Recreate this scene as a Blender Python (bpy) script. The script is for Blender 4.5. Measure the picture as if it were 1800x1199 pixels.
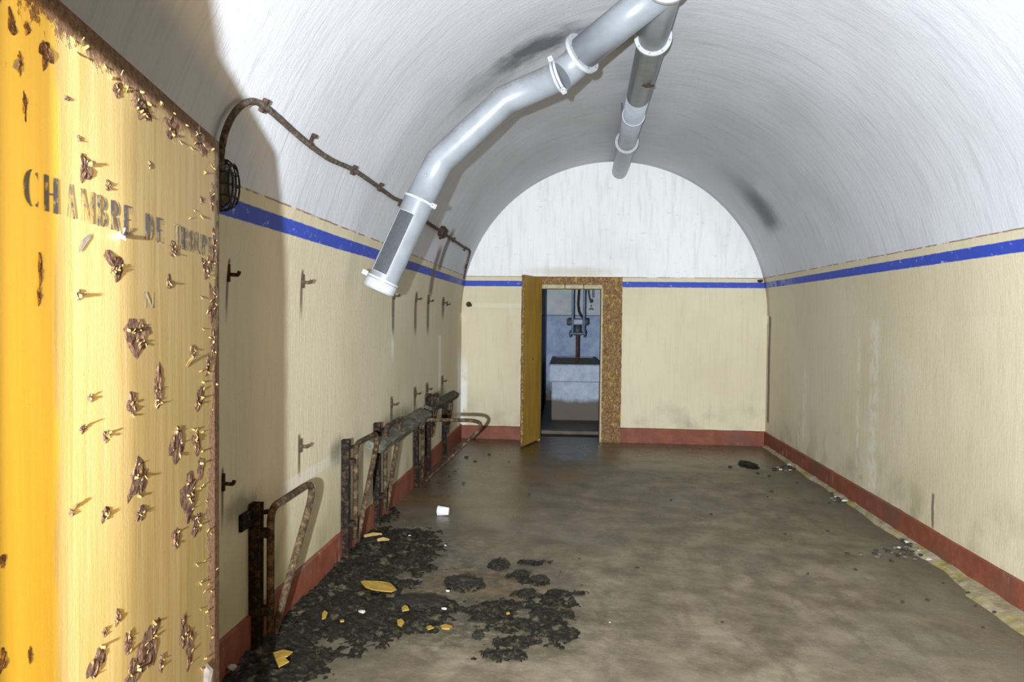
import bpy, math, random
from mathutils import Vector, Matrix, noise as mnoise
random.seed(7)
for o in list(bpy.data.objects): bpy.data.objects.remove(o)
V = Vector
SC = bpy.context.scene
COL = SC.collection
# ------------------------------------------------------------------ camera
F = 1500.0; CX = 900.0; CY = 599.5
EYE = 1.57
VPX, VPY, ROLL = 997.0, 556.0, math.radians(0.68)
_y = V(((VPX-CX)/F, -(VPY-CY)/F, -1)).normalized()
_u = V((math.sin(ROLL), math.cos(ROLL), 0))
_z = (_u - _u.dot(_y)*_y).normalized()
_x = _y.cross(_z)
ROT = Matrix((_x, _y, _z))                 # camera vector -> world vector
cd = bpy.data.cameras.new('camera'); cam = bpy.data.objects.new('camera', cd); COL.objects.link(cam)
cd.sensor_width = 36.0; cd.lens = 36.0*F/1800.0; cd.clip_start = 0.02; cd.clip_end = 200
cam.matrix_world = Matrix.Translation((0, 0, EYE)) @ ROT.to_4x4()
SC.camera = cam
C0 = V((0, 0, EYE))
# ------------------------------------------------------------------ world, flash, exposure
w = bpy.data.worlds.new('world'); SC.world = w; w.use_nodes = True
w.node_tree.nodes['Background'].inputs[0].default_value = (1.0, 0.62, 0.24, 1)
w.node_tree.nodes['Background'].inputs[1].default_value = 0.7
ld = bpy.data.lights.new('camera_flash', 'SPOT'); lo = bpy.data.objects.new('camera_flash', ld); COL.objects.link(lo)
ld.energy = 3300; ld.color = (0.87, 0.94, 1.0); ld.shadow_soft_size = 0.025
ld.spot_size = math.radians(87); ld.spot_blend = 1.0
lo.location = (-0.165, -0.90, 1.492)
lo.rotation_euler = (V((1.35, 9.0, 2.05)) - lo.location).to_track_quat('-Z', 'Y').to_euler()
kd = bpy.data.lights.new('warm_fill_light', 'POINT'); ko = bpy.data.objects.new('warm_fill_light', kd); COL.objects.link(ko)  # added warm fill for the near door and shadows, no such lamp seen
kd.energy = 150; kd.color = (1.0, 0.66, 0.24); kd.shadow_soft_size = 0.07; ko.location = (-0.27, 0.04, 1.45)
SC.view_settings.view_transform = 'Standard'; SC.view_settings.look = 'None'
SC.view_settings.exposure = 0.30; SC.view_settings.gamma = 1.0; SC.view_settings.use_curve_mapping = False
# ------------------------------------------------------------------ pixel -> place
def ray(px, py): return (ROT @ V(((px-CX)/F, -(py-CY)/F, -1))).normalized()
def at_y(px, py, Y):
    d = ray(px, py); return C0 + d*(Y/d.y)
def at_x(px, py, X):
    d = ray(px, py); return C0 + d*(X/d.x)
D = 10.6
XL = at_y(810.5, 640, D).x; XR = at_y(1347, 650, D).x
XC = (XL+XR)/2; R = (XR-XL)/2
ZC = at_y(1080, 284.5, D).z - R
Y0 = 0.92                                   # inner face of the entrance wall
def floor_z(x, y):
    t = (XR-x)/(XR-XL)
    return max(0, t)*(0.03+0.017*(D-min(max(y, 2.0), D)))
def on_floor(px, py):
    d = ray(px, py); z = 0.05
    for _ in range(12):
        p = C0 + d*((z-EYE)/d.z); z = floor_z(p.x, p.y)
    return p
def shell(px, py, inset=0.0):
    """where the pixel's ray meets walls, vault or back wall of the room"""
    d = ray(px, py); c = []
    r = R-inset
    a = d.x*d.x+d.z*d.z; b = -d.x*XC+d.z*(EYE-ZC); k = XC*XC+(EYE-ZC)**2-r*r
    t = (-b+math.sqrt(b*b-a*k))/a; p = C0+d*t
    if p.z < ZC:
        t = ((XL+inset) if d.x < 0 else (XR-inset))/d.x
    tb = (D-inset)/d.y
    return C0 + d*min(t, tb)
print('ROOM', XL, XR, ZC, R, ZC+R)
# ------------------------------------------------------------------ mesh builder
class MB:
    def __init__(s): s.v = []; s.f = []; s.sm = []; s.uv = {}
    def add(s, vs, fs, smooth=False):
        n = len(s.v); s.v += [V(q) for q in vs]
        for f in fs: s.f.append(tuple(i+n for i in f)); s.sm.append(smooth)
        return n
    def box(s, c, size, rot=None, bev=0.0):
        hx, hy, hz = size[0]/2, size[1]/2, size[2]/2
        c = V(c)
        if bev <= 0:
            vs = [V((x, y, z)) for x in (-hx, hx) for y in (-hy, hy) for z in (-hz, hz)]
            fs = [(0,1,3,2),(4,6,7,5),(0,4,5,1),(2,3,7,6),(0,2,6,4),(1,5,7,3)]
        else:
            b = min(bev, hx*.95, hy*.95, hz*.95)
            vs = []; idx = {}
            for sx in (-1,1):
                for sy in (-1,1):
                    for sz in (-1,1):
                        for ax in range(3):
                            q = [sx*(hx-b), sy*(hy-b), sz*(hz-b)]
                            q[ax] = (sx*hx, sy*hy, sz*hz)[ax]
                            idx[(sx,sy,sz,ax)] = len(vs); vs.append(V(q))
            fs = []
            for ax in range(3):
                o1, o2 = [i for i in range(3) if i != ax]
                for sg in (-1,1):
                    lp = []
                    for a, bb in ((-1,-1),(1,-1),(1,1),(-1,1)):
                        k = [0,0,0]; k[ax]=sg; k[o1]=a; k[o2]=bb; lp.append(idx[(k[0],k[1],k[2],ax)])
                    fs.append(tuple(lp))
            for ax in range(3):
                o1, o2 = [i for i in range(3) if i != ax]
                for a in (-1,1):
                    for bb in (-1,1):
                        k1=[0,0,0]; k2=[0,0,0]; k1[ax]=-1; k2[ax]=1
                        for k in (k1,k2): k[o1]=a; k[o2]=bb
                        fs.append((idx[(*k1,o1)], idx[(*k2,o1)], idx[(*k2,o2)], idx[(*k1,o2)]))
            for sx in (-1,1):
                for sy in (-1,1):
                    for sz in (-1,1): fs.append(tuple(idx[(sx,sy,sz,a)] for a in range(3)))
        if rot is not None: vs = [rot @ q for q in vs]
        s.add([q+c for q in vs], fs)
        return s
    def tube(s, pts, r, n=12, caps=True, smooth=True, wob=0.0):
        pts = [V(p) for p in pts]; rings = []
        t0 = (pts[1]-pts[0]).normalized()
        a = t0.orthogonal().normalized(); b = t0.cross(a)
        rr = r if isinstance(r, (list, tuple)) else [r]*len(pts)
        ring = [a*math.cos(2*math.pi*i/n)+b*math.sin(2*math.pi*i/n) for i in range(n)]
        dirs = [(pts[i+1]-pts[i]).normalized() for i in range(len(pts)-1)]
        for i, p in enumerate(pts):
            if i == 0: nn = dirs[0]; d = dirs[0]
            elif i == len(pts)-1: nn = dirs[-1]; d = dirs[-1]
            else:
                nn = (dirs[i-1]+dirs[i]).normalized(); d = dirs[i-1]
            if i > 0:
                # carry the unit ring along: rotate from the last segment to this one, then mitre
                if i > 1: q = dirs[i-2].rotation_difference(dirs[i-1]); ring = [q @ v for v in ring]
            cur = []
            for v in ring:
                o = v*rr[i]*(1+wob*random.uniform(-1, 1)); o = o - d*(o.dot(nn)/d.dot(nn)); cur.append(p+o)
            rings.append(cur)
        m = len(s.v)
        for c in rings: s.v += c
        for i in range(len(rings)-1):
            for j in range(n):
                s.f.append((m+i*n+j, m+i*n+(j+1)%n, m+(i+1)*n+(j+1)%n, m+(i+1)*n+j)); s.sm.append(smooth)
        if caps:
            s.f.append(tuple(m+j for j in range(n))[::-1]); s.sm.append(False)
            k = m+(len(rings)-1)*n
            s.f.append(tuple(k+j for j in range(n))); s.sm.append(False)
        return s
    def lathe(s, o, ax, prof, n=28, closed=False, smooth=False, a0=None):
        o = V(o); ax = V(ax).normalized(); a = (V(a0) if a0 else ax.orthogonal()).normalized(); b = ax.cross(a)
        m = len(s.v); k = len(prof)
        for i in range(n):
            t = 2*math.pi*i/n; e = a*math.cos(t)+b*math.sin(t)
            for (r_, h) in prof: s.v.append(o+e*r_+ax*h)
        for i in range(n):
            i2 = (i+1) % n
            for j in range(k if closed else k-1):
                j2 = (j+1) % k
                s.f.append((m+i*k+j, m+i2*k+j, m+i2*k+j2, m+i*k+j2)); s.sm.append(smooth)
        return s
    def prism(s, poly, ext):
        """poly: list of points (one planar ring), ext: extrusion vector"""
        n = len(poly); ext = V(ext); vs = [V(p) for p in poly]; vs += [p+ext for p in vs[:n]]
        fs = [tuple(range(n))[::-1], tuple(range(n, 2*n))]
        fs += [(i, (i+1) % n, n+(i+1) % n, n+i) for i in range(n)]
        s.add(vs, fs); return s
    def blob(s, c, size, sub=2, amp=0.25, freq=1.5, flat=None, rot=None):
        import bmesh
        bm = bmesh.new(); bmesh.ops.create_icosphere(bm, subdivisions=sub, radius=1.0)
        off = V((random.uniform(-50, 50),)*3)
        vs = []
        for v in bm.verts:
            d = v.co.normalized(); k = 1+amp*mnoise.noise(d*freq+off)+amp*.5*mnoise.noise(d*freq*2.7+off)
            q = V((d.x*k*size[0], d.y*k*size[1], d.z*k*size[2]))
            if flat is not None: q.z = max(q.z, -flat*size[2])
            if rot is not None: q = rot @ q
            vs.append(q+V(c))
        s.add(vs, [tuple(x.index for x in f.verts) for f in bm.faces], False); bm.free(); return s
    def build(s, name, m, parent=None, origin=None):
        o0 = V(parent['_o']) if parent is not None else V(origin if origin is not None else (0, 0, 0))
        me = bpy.data.meshes.new(name)
        me.from_pydata([tuple(v-o0) for v in s.v], [], s.f)
        me.polygons.foreach_set('use_smooth', s.sm); me.update()
        me.materials.append(m)
        o = bpy.data.objects.new(name, me); COL.objects.link(o)
        if parent is not None:
            o.parent = parent; o['_o'] = tuple(o0)
        else:
            o.location = o0; o['_o'] = tuple(o0)
        fix_normals(me)
        return o
def fix_normals(me):
    import bmesh
    bm = bmesh.new(); bm.from_mesh(me); bmesh.ops.recalc_face_normals(bm, faces=bm.faces); bm.to_mesh(me); bm.free()
def empty(name, loc):
    o = bpy.data.objects.new(name, None); o.empty_display_size = .1; COL.objects.link(o); o.location = loc; o['_o'] = tuple(loc); return o
def tag(o, label=None, cat=None, group=None, kind=None):
    if label: o['label'] = label
    if cat: o['category'] = cat
    if group: o['group'] = group
    if kind: o['kind'] = kind
    return o
def sub(name, mb, m, parent):                # a child of a child (same local frame)
    return mb.build(name, m, parent)
def fillet(pts, r, seg=6):
    pts = [V(p) for p in pts]; out = [pts[0]]
    for i in range(1, len(pts)-1):
        a, p, b = pts[i-1], pts[i], pts[i+1]
        u = (a-p).normalized(); v = (b-p).normalized()
        ang = u.angle(v); dd = min(r/math.tan(ang/2), (a-p).length*.48, (b-p).length*.48)
        for k in range(seg+1):
            t = k/seg; out.append((p+u*dd)*(1-t)**2 + p*2*t*(1-t) + (p+v*dd)*t*t)
    out.append(pts[-1]); return out
# ------------------------------------------------------------------ materials
class NT:
    def __init__(s, name):
        s.m = bpy.data.materials.new(name); s.m.use_nodes = True; s.t = s.m.node_tree; s.b = s.t.nodes['Principled BSDF']
        s.b.inputs['Specular IOR Level'].default_value = 0.3
    def n(s, typ, **kw):
        x = s.t.nodes.new(typ)
        for k, v in kw.items(): setattr(x, k, v)
        return x
    def l(s, a, b):
        if isinstance(a, (int, float)): b.default_value = a
        elif isinstance(a, (tuple, list)): b.default_value = (*a, 1) if len(a) == 3 and b.type == 'RGBA' else a
        else: s.t.links.new(a, b)
    def obj(s): return s.n('ShaderNodeTexCoord').outputs['Object']
    def uvc(s): return s.n('ShaderNodeUVMap', uv_map='m').outputs[0]
    def scale(s, vec, sc, loc=(0, 0, 0)):
        x = s.n('ShaderNodeMapping'); s.l(vec, x.inputs[0]); x.inputs['Scale'].default_value = sc; x.inputs['Location'].default_value = loc; return x.outputs[0]
    def noise(s, vec, sc=5, det=4, rough=.55, dist=0):
        x = s.n('ShaderNodeTexNoise'); s.l(vec, x.inputs['Vector']); x.inputs['Scale'].default_value = sc; x.inputs['Detail'].default_value = det
        x.inputs['Roughness'].default_value = rough; x.inputs['Distortion'].default_value = dist; return x.outputs['Fac']
    def voro(s, vec, sc=5, feat='F1'):
        x = s.n('ShaderNodeTexVoronoi', feature=feat); s.l(vec, x.inputs['Vector']); x.inputs['Scale'].default_value = sc; return x.outputs['Distance']
    def math(s, op, a, b=0.0, c=None, clamp=False):
        x = s.n('ShaderNodeMath', operation=op, use_clamp=clamp); s.l(a, x.inputs[0]); s.l(b, x.inputs[1])
        if c is not None: s.l(c, x.inputs[2])
        return x.outputs[0]
    def step(s, v, lo, hi):                 # smooth 0..1 between lo and hi (hi<lo inverts)
        x = s.n('ShaderNodeMapRange', interpolation_type='SMOOTHSTEP'); s.l(v, x.inputs[0])
        if hi >= lo: a, b, c, d = lo, hi, 0, 1
        else: a, b, c, d = hi, lo, 1, 0
        x.inputs[1].default_value = a; x.inputs[2].default_value = b; x.inputs[3].default_value = c; x.inputs[4].default_value = d
        return x.outputs[0]
    def mix(s, f, a, b):
        x = s.n('ShaderNodeMix', data_type='RGBA'); s.l(f, x.inputs[0]); s.l(a, x.inputs[6]); s.l(b, x.inputs[7]); return x.outputs[2]
    def mul(s, *a):
        r_ = a[0]
        for q in a[1:]: r_ = s.math('MULTIPLY', r_, q)
        return r_
    def ramp(s, f, stops):
        x = s.n('ShaderNodeValToRGB'); s.l(f, x.inputs[0]); e = x.color_ramp.elements
        while len(e) < len(stops): e.new(.5)
        for q, (p, c) in zip(e, stops): q.position = p; q.color = (*c, 1)
        return x.outputs[0]
    def sep(s, vec):
        x = s.n('ShaderNodeSeparateXYZ'); s.l(vec, x.inputs[0]); return x.outputs
    def bump(s, h, st=.3, d=.01):
        x = s.n('ShaderNodeBump'); s.l(h, x.inputs['Height']); x.inputs['Strength'].default_value = st; x.inputs['Distance'].default_value = d
        s.l(x.outputs[0], s.b.inputs['Normal'])
    def out(s, col=None, rough=None, metal=None, spec=None):
        if col is not None: s.l(col, s.b.inputs['Base Color'])
        if rough is not None: s.l(rough, s.b.inputs['Roughness'])
        if metal is not None: s.l(metal, s.b.inputs['Metallic'])
        if spec is not None: s.l(spec, s.b.inputs['Specular IOR Level'])
        return s.m
CREAM = (.63, .57, .415); WHITE = (.60, .62, .675); BLUE = (.028, .062, .42); REDB = (.185, .052, .028)
Z_BLUE0, Z_BLUE1, Z_LINE = 1.935, 2.003, 2.056
def spot(t, P, c, rad, warp=0.0, wsc=6):
    """soft blob around c with radii rad (a stain with its own place on the wall)"""
    x = t.n('ShaderNodeVectorMath', operation='SUBTRACT'); t.l(P, x.inputs[0]); x.inputs[1].default_value = c
    y = t.n('ShaderNodeVectorMath', operation='DIVIDE'); t.l(x.outputs[0], y.inputs[0]); y.inputs[1].default_value = rad
    z = t.n('ShaderNodeVectorMath', operation='LENGTH'); t.l(y.outputs[0], z.inputs[0])
    d = z.outputs['Value']
    if warp: d = t.math('ADD', d, t.math('MULTIPLY', t.math('SUBTRACT', t.noise(P, wsc, 4), .5), warp))
    return t.step(d, 1.0, 0.15)
def streak(t, u, v, v0, u0, u1, wd):
    a = t.step(t.math('ABSOLUTE', t.math('SUBTRACT', v, v0)), wd, wd*.25)
    return t.mul(a, t.step(u, u0-.02, u0+.12), t.step(u, u1+.02, u1))
def wall_mat(name, dark=(), light=(), soot=(), extra=None, white=WHITE):
    t = NT(name); P = t.obj(); x, y, z = t.sep(P)
    uv = t.uvc(); u, v, _ = t.sep(uv)
    st = t.scale(uv, (1.1, 9.0, 1)); fine = t.scale(uv, (7, 60, 1))
    nz = t.noise(st, 1.6, 5, .6); nb = t.noise(P, .9, 4); nf = t.noise(fine, 1.0, 4, .6); ng = t.noise(P, 260, 2, .7)
    jit = t.math('MULTIPLY', t.math('SUBTRACT', t.noise(P, 14, 3), .5), .007)
    zz = t.math('ADD', z, jit)
    wcol = t.mix(t.step(nb, .40, .75), white, tuple(q*.88 for q in white))
    wcol = t.mix(t.mul(t.step(t.noise(t.scale(uv, (1.6, 20, 1), (5, 2, 0)), 1.0, 5, .65, .6), .50, .70), .45), wcol, tuple(q*.80 for q in white))
    wcol = t.mix(t.mul(t.step(nz, .48, .75), .55), wcol, tuple(q*.70 for q in white))
    wcol = t.mix(t.mul(t.step(nf, .66, .84), .5), wcol, (.80, .81, .83))
    ccol = t.mix(t.step(nb, .38, .72), CREAM, (.57, .51, .355))
    ccol = t.mix(t.mul(t.step(nz, .5, .85), .5), ccol, (.42, .37, .24))
    ccol = t.mix(t.mul(t.step(t.noise(t.scale(uv, (.8, 14, 1), (3, 7, 0)), 1.3, 4), .64, .8), .45), ccol, (.70, .66, .53))
    ccol = t.mix(t.mul(t.step(t.noise(P, 130, 4, .75), .50, .64), .16), ccol, (.26, .23, .13))
    ccol = t.mix(t.mul(t.step(t.noise(t.scale(uv, (1.0, 40, 1), (1, 9, 0)), 1.2, 5, .7), .54, .72), .30), ccol, (.36, .31, .18))
    grime = t.mul(t.step(z, .75, .1), t.step(t.noise(P, 3.2, 4), .42, .72), .6)
    ccol = t.mix(grime, ccol, (.22, .20, .12))
    wear = t.math('MAXIMUM', t.step(t.noise(t.scale(P, (1, 1, 2.2)), 13, 5, .7), .60, .70),
                  t.mul(t.step(y, D-1.9, D-.3), t.step(y, D-.02, D-.04), t.step(t.noise(P, 9, 4, .7), .40, .58), .8))
    bcol = t.mix(t.mul(wear, .75), BLUE, (.42, .46, .62))
    col = t.mix(t.step(zz, Z_LINE-.002, Z_LINE+.002), ccol, wcol)
    band = t.mul(t.step(zz, Z_BLUE0-.003, Z_BLUE0+.003), t.step(zz, Z_BLUE1+.003, Z_BLUE1-.003))
    col = t.mix(band, col, bcol)
    ln = t.mul(t.step(t.math('ABSOLUTE', t.math('SUBTRACT', zz, Z_LINE)), .006, .002), t.step(t.noise(P, 7, 2), .36, .5))
    col = t.mix(t.mul(ln, .8), col, (.20, .075, .04))
    for (v0, u0, u1, wd) in light: col = t.mix(t.mul(streak(t, u, v, v0, u0, u1, wd), .75), col, (.78, .77, .70))
    for (v0, u0, u1, wd) in dark: col = t.mix(t.mul(streak(t, u, v, v0, u0, u1, wd), .85), col, (.060, .048, .026))
    for (c, rad, k) in soot: col = t.mix(t.mul(spot(t, P, c, rad, .9, 7), k), col, (.05, .055, .075))
    if extra: col = extra(t, col, P, u, v)
    h = t.math('ADD', t.math('ADD', t.mul(nf, .22), t.mul(t.noise(P, 16, 5, .65), .5)), t.mul(t.noise(t.scale(uv, (2.2, 9.0, 1)), 4, 5, .65, .8), .8))
    h = t.math('ADD', h, t.mul(ng, .12))
    t.bump(h, .36, .008)
    return t.out(col, .62, spec=.35)
def simple(name, col, rough=.5, metal=0.0, var=.25, sc=20, bump=.1, spec=.3):
    t = NT(name); P = t.obj(); n = t.noise(P, sc, 5)
    c2 = tuple(c*(1-var) for c in col); c1 = tuple(min(1, c*(1+var*.5)) for c in col)
    t.bump(n, bump, .004)
    return t.out(t.ramp(n, [(.3, c2), (.7, c1)]), rough, metal, spec)
def rust_mat(name, a=(.045, .026, .016), b=(.16, .075, .03), c=(.33, .19, .075), sc=22):
    t = NT(name); P = t.obj(); n = t.noise(P, sc, 6, .7); n2 = t.noise(P, sc*6, 3)
    col = t.ramp(n, [(.32, a), (.5, b), (.68, c)])
    t.bump(t.math('ADD', n, t.mul(n2, .6)), .8, .006)
    return t.out(col, .85, spec=.15)
def yellow_rust_mat(name, base, amount, stretch=(1, 1, 1), rust2=(.30, .17, .07)):
    t = NT(name); P = t.scale(t.obj(), stretch); n = t.noise(P, 26, 7, .72); n2 = t.noise(P, 80, 4, .7); nb = t.noise(P, 4, 4)
    y = t.mix(t.step(nb, .35, .7), base, tuple(q*.72 for q in base))
    r_ = t.ramp(n2, [(.35, (.055, .034, .024)), (.5, (.17, .09, .04)), (.66, rust2)])
    m = t.step(t.math('ADD', n, t.mul(t.math('SUBTRACT', n2, .5), .5)), 1-amount-.05, 1-amount+.05)
    t.bump(t.math('ADD', t.mul(m, -.6), t.mul(n2, .8)), .7, .006)
    return t.out(t.mix(m, y, r_), .7, spec=.25)
# ================================================================== SETTING
def uvmesh(me, fn):
    uvl = me.uv_layers.new(name='m')
    for lp in me.loops: uvl.data[lp.index].uv = fn(me.vertices[lp.vertex_index].co)
HK = {}
hook_px = [(400, 482), (531, 496), (692, 520), (731, 525.5), (753, 529), (779, 532), (785, 535),
           (391, 850), (527, 785), (688, 711), (730, 692), (751, 684), (777, 670)]
hook_pt = [shell(px, py) for px, py in hook_px]
dk = [(p.y, p.z-(.34 if i in (2, 3, 4) else .2), p.z+.05, .0017*p.y*p.y) for i, p in enumerate(hook_pt) if i not in (6,)]
lt = []
a_ = shell(690, 560); b_ = shell(693, 640); lt.append((a_.y, b_.z, a_.z, .07))
a_ = shell(773, 590); lt.append((a_.y, a_.z-.7, a_.z, .12))
for px_, ya_, yb_ in ((748.5, 742, 818), (776.5, 735, 772)):
    lt.append((shell(px_, 760).y, shell(px_, yb_).z, shell(px_, ya_).z, .11))
dk_v = []
def left_extra(t, col, P, u, v):
    # pale scraped trace where a board used to sit on the wall
    p1 = shell(500, 852); p2 = shell(596, 806)
    n = t.noise(P, 11, 4, .7)
    m = t.mul(t.step(t.math('ABSOLUTE', t.math('SUBTRACT', u, (p1.z+p2.z)/2)), .035, .022), t.step(v, p1.y-.1, p1.y), t.step(v, p2.y+.1, p2.y), t.step(n, .36, .46))
    col = t.mix(t.mul(m, .8), col, (.66, .63, .54))
    # grey-green mould where the boards rest against the wall
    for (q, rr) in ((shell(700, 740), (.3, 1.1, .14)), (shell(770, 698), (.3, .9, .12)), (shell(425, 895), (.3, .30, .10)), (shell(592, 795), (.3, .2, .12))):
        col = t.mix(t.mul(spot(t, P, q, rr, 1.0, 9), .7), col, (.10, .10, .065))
    g = t.mul(t.step(t.math('ADD', u, t.mul(t.math('SUBTRACT', t.noise(P, 2.5, 5, .65), .5), .9)), .95, .25), t.step(v, 7.0, 4.0), .5)
    col = t.mix(g, col, (.30, .27, .11))
    # white salt strip running up the corner with the back wall
    m = t.mul(t.step(v, D-.42, D-.30), t.step(t.noise(t.scale(P, (1, 1, .6)), 5, 3), .36, .42), t.step(u, 1.25, .9))
    return t.mix(m, col, (.74, .74, .72))
def right_extra(t, col, P, u, v):
    n = t.noise(P, 6, 3)
    vv = t.math('ADD', v, t.mul(t.math('SUBTRACT', n, .5), .06))
    for (px, ya, yb, wd, c, k) in ((1352, 506, 745, .085, (.05, .042, .025), .85), (1640, 870, 930, .028, (.10, .06, .05), .8)):
        p = shell(px, (ya+yb)/2); za = shell(px, ya).z; zb = shell(px, yb).z
        m = t.mul(t.step(t.math('ABSOLUTE', t.math('SUBTRACT', vv, p.y)), wd, wd*.3), t.step(u, zb-.02, zb+.03), t.step(u, za+.02, za))
        col = t.mix(t.mul(m, k), col, c)
    for (px, ya, yb, wd) in ((1414, 650, 775, .10), (1404, 740, 790, .07), (1508, 600, 820, .05), (1535, 560, 860, .14)):
        p = shell(px, (ya+yb)/2); za = shell(px, ya).z; zb = shell(px, yb).z
        m = t.mul(t.step(t.math('ABSOLUTE', t.math('SUBTRACT', vv, p.y)), wd, wd*.3), t.step(u, zb-.05, zb+.05), t.step(u, za+.1, za-.1), t.step(t.noise(P, 9, 3), .4, .55))
        col = t.mix(t.mul(m, .42), col, (.76, .75, .70))
    return col
M_left = wall_mat('painted_wall_left', dark=dk, light=lt, extra=left_extra)
M_right = wall_mat('painted_wall_right', extra=right_extra)
s1 = shell(948, 82)
def arc_u(p): return ZC+R*(math.pi-math.atan2(p.z-ZC, p.x-XC))
SA, SB2, SM = shell(1362, 412), shell(1290, 318), shell(1338, 366)
def vault_extra(t, col, P, u, v):
    for (px, py, l, wd, c) in ((774, 468, .36, .17, (.05, .025, .02)), (757, 512, .42, .17, (.09, .07, .055))):
        p = shell(px, py); 
        m = t.mul(t.step(t.math('ABSOLUTE', t.math('SUBTRACT', v, p.y)), wd, wd*.3), t.step(t.math('SUBTRACT', P_z(t, P), p.z), -.08, .0), t.step(t.math('SUBTRACT', P_z(t, P), p.z), l+.04, l-.05))
        lft = t.step(t.sep(P)[0], XC, XC-.1)
        col = t.mix(t.mul(m, lft, .8), col, c)
    nn = t.mul(t.math('SUBTRACT', t.noise(P, 5, 4), .5), .25)
    m = t.mul(t.step(t.math('ABSOLUTE', t.math('SUBTRACT', t.math('ADD', v, nn), SM.y)), .55, .05), t.step(u, arc_u(SB2)-.35, arc_u(SM)), t.step(u, arc_u(SA)+.03, arc_u(SA)-.16))
    col = t.mix(t.mul(m, .85), col, (.045, .05, .07))
    # broad patchy grey drift in the far half of the vault
    n = t.noise(t.scale(P, (1.2, .5, 1.2)), 1.2, 4)
    m = t.mul(t.step(v, 5.0, 8.0), t.step(n, .36, .62), t.step(t.sep(P)[2], 2.2, 2.8))
    col = t.mix(t.mul(m, .35), col, (.42, .415, .42))
    return col
def P_z(t, P): return t.sep(P)[2]
M_vault = wall_mat('white_vault', dark=dk, soot=((s1, (.55, .34, .35), .85), (s1+V((-.5, .1, -.12)), (.9, .4, .4), .45), ), extra=vault_extra)
def back_extra(t, col, P, u, v):
    x, y, z = t.sep(P)
    # pale filled chase running from the bolt towards the door
    p1 = shell(829, 535); p2 = shell(918, 539)
    m = t.mul(t.step(t.math('ABSOLUTE', t.math('SUBTRACT', z, (p1.z+p2.z)/2)), .03, .02), t.step(x, p1.x, p1.x+.05), t.step(x, p2.x+.1, p2.x))
    col = t.mix(t.mul(m, .5), col, (.68, .66, .50))
    m = t.mul(t.step(x, XL+.10, XL+.05), t.step(z, 1.2, .7), t.step(t.noise(P, 6, 3), .3, .5))
    col = t.mix(t.mul(m, .8), col, (.74, .74, .72))
    q = shell(1008, 478)
    col = t.mix(t.mul(spot(t, P, q, (.9, .5, .09), .8, 6), .45), col, (.45, .40, .27))
    ng = t.step(t.noise(t.scale(P, (1, 1, 2.5)), 7, 6, .75), .60, .70)
    return t.mix(t.mul(ng, t.step(z, 2.06, 2.1), .5), col, (.42, .42, .42))
M_back = wall_mat('painted_wall_back', extra=back_extra, white=(.80, .81, .815))
# --- side walls and vault (solid shells)
TH = 0.25
def side_wall(name, x, sgn, m):
    mb = MB(); ny, nz = 60, 14
    ys = [Y0-.02+(D+.0-Y0+.02)*i/ny for i in range(ny+1)]; zs = [-.1+(ZC+.1)*j/nz for j in range(nz+1)]
    for yy in ys:
        for zz in zs:
            e = .006*mnoise.noise(V((yy*1.3, zz*1.6, x)))*(1 if 0 < zz < ZC-.01 else 0)
            mb.v.append(V((x+e, yy, zz)))
    k = nz+1
    for i in range(ny):
        for j in range(nz): mb.f.append((i*k+j, (i+1)*k+j, (i+1)*k+j+1, i*k+j+1)); mb.sm.append(True)
    n0 = len(mb.v)
    mb.add([(x+sgn*TH, yy, zz) for yy in (ys[0], ys[-1]) for zz in (-.1, ZC)], [(0, 1, 3, 2)])
    mb.f += [(0, n0, n0+1, nz), (ny*k, n0+2, n0+3, ny*k+nz)]; mb.sm += [False]*2
    o = mb.build(name, m); uvmesh(o.data, lambda c: (c.z, c.y))
    return tag(o, kind='structure')
side_wall('wall_left', XL, -1, M_left); side_wall('wall_right', XR, 1, M_right)
mb = MB(); NA, NY = 72, 60
for i in range(NY+1):
    yy = Y0-.02+(D-Y0+.02)*i/NY
    for j in range(NA+1):
        th = math.pi*(1-j/NA); e = .010*mnoise.noise(V((yy*1.1, th*3.2, 4)))+.004*mnoise.noise(V((yy*4, th*9, 9)))
        if j in (0, NA): e = 0
        if i == NY: e = 0
        mb.v.append(V((XC+(R+e)*math.cos(th), yy, ZC+(R+e)*math.sin(th))))
k = NA+1
for i in range(NY):
    for j in range(NA): mb.f.append((i*k+j, (i+1)*k+j, (i+1)*k+j+1, i*k+j+1)); mb.sm.append(True)
n0 = len(mb.v)
for i in (0, 1):
    yy = Y0-.02 if i == 0 else D
    for j in range(NA+1):
        th = math.pi*(1-j/NA); mb.v.append(V((XC+(R+TH)*math.cos(th), yy, ZC+(R+TH)*math.sin(th))))
for j in range(NA):
    mb.f += [(n0+j, n0+j+1, n0+k+j+1, n0+k+j), (j, j+1, n0+j+1, n0+j), (NY*k+j, NY*k+j+1, n0+k+j+1, n0+k+j)]; mb.sm += [True, False, False]
o = mb.build('ceiling', M_vault)
uvmesh(o.data, lambda c: (ZC+R*(math.pi-math.atan2(c.z-ZC, c.x-XC)), c.y)); tag(o, kind='structure')
# --- back wall with the washroom doorway
DX0 = at_y(947.5, 640, D).x; DX1 = at_y(1058.5, 640, D).x; DZ1 = at_y(1000, 500, D).z
arch = [V((XC+(R+.1)*math.cos(math.pi*(1-j/48)), D, ZC+(R+.1)*math.sin(math.pi*(1-j/48)))) for j in range(49)]
poly = [V((XL-.1, D, -.1))]+arch+[V((XR+.1, D, -.1)), V((DX1, D, -.1)), V((DX1, D, DZ1)), V((DX0, D, DZ1)), V((DX0, D, -.1))]
mb = MB().prism(poly, (0, .32, 0)); o = mb.build('wall_back', M_back); uvmesh(o.data, lambda c: (c.z, c.x)); tag(o, kind='structure')
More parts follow.
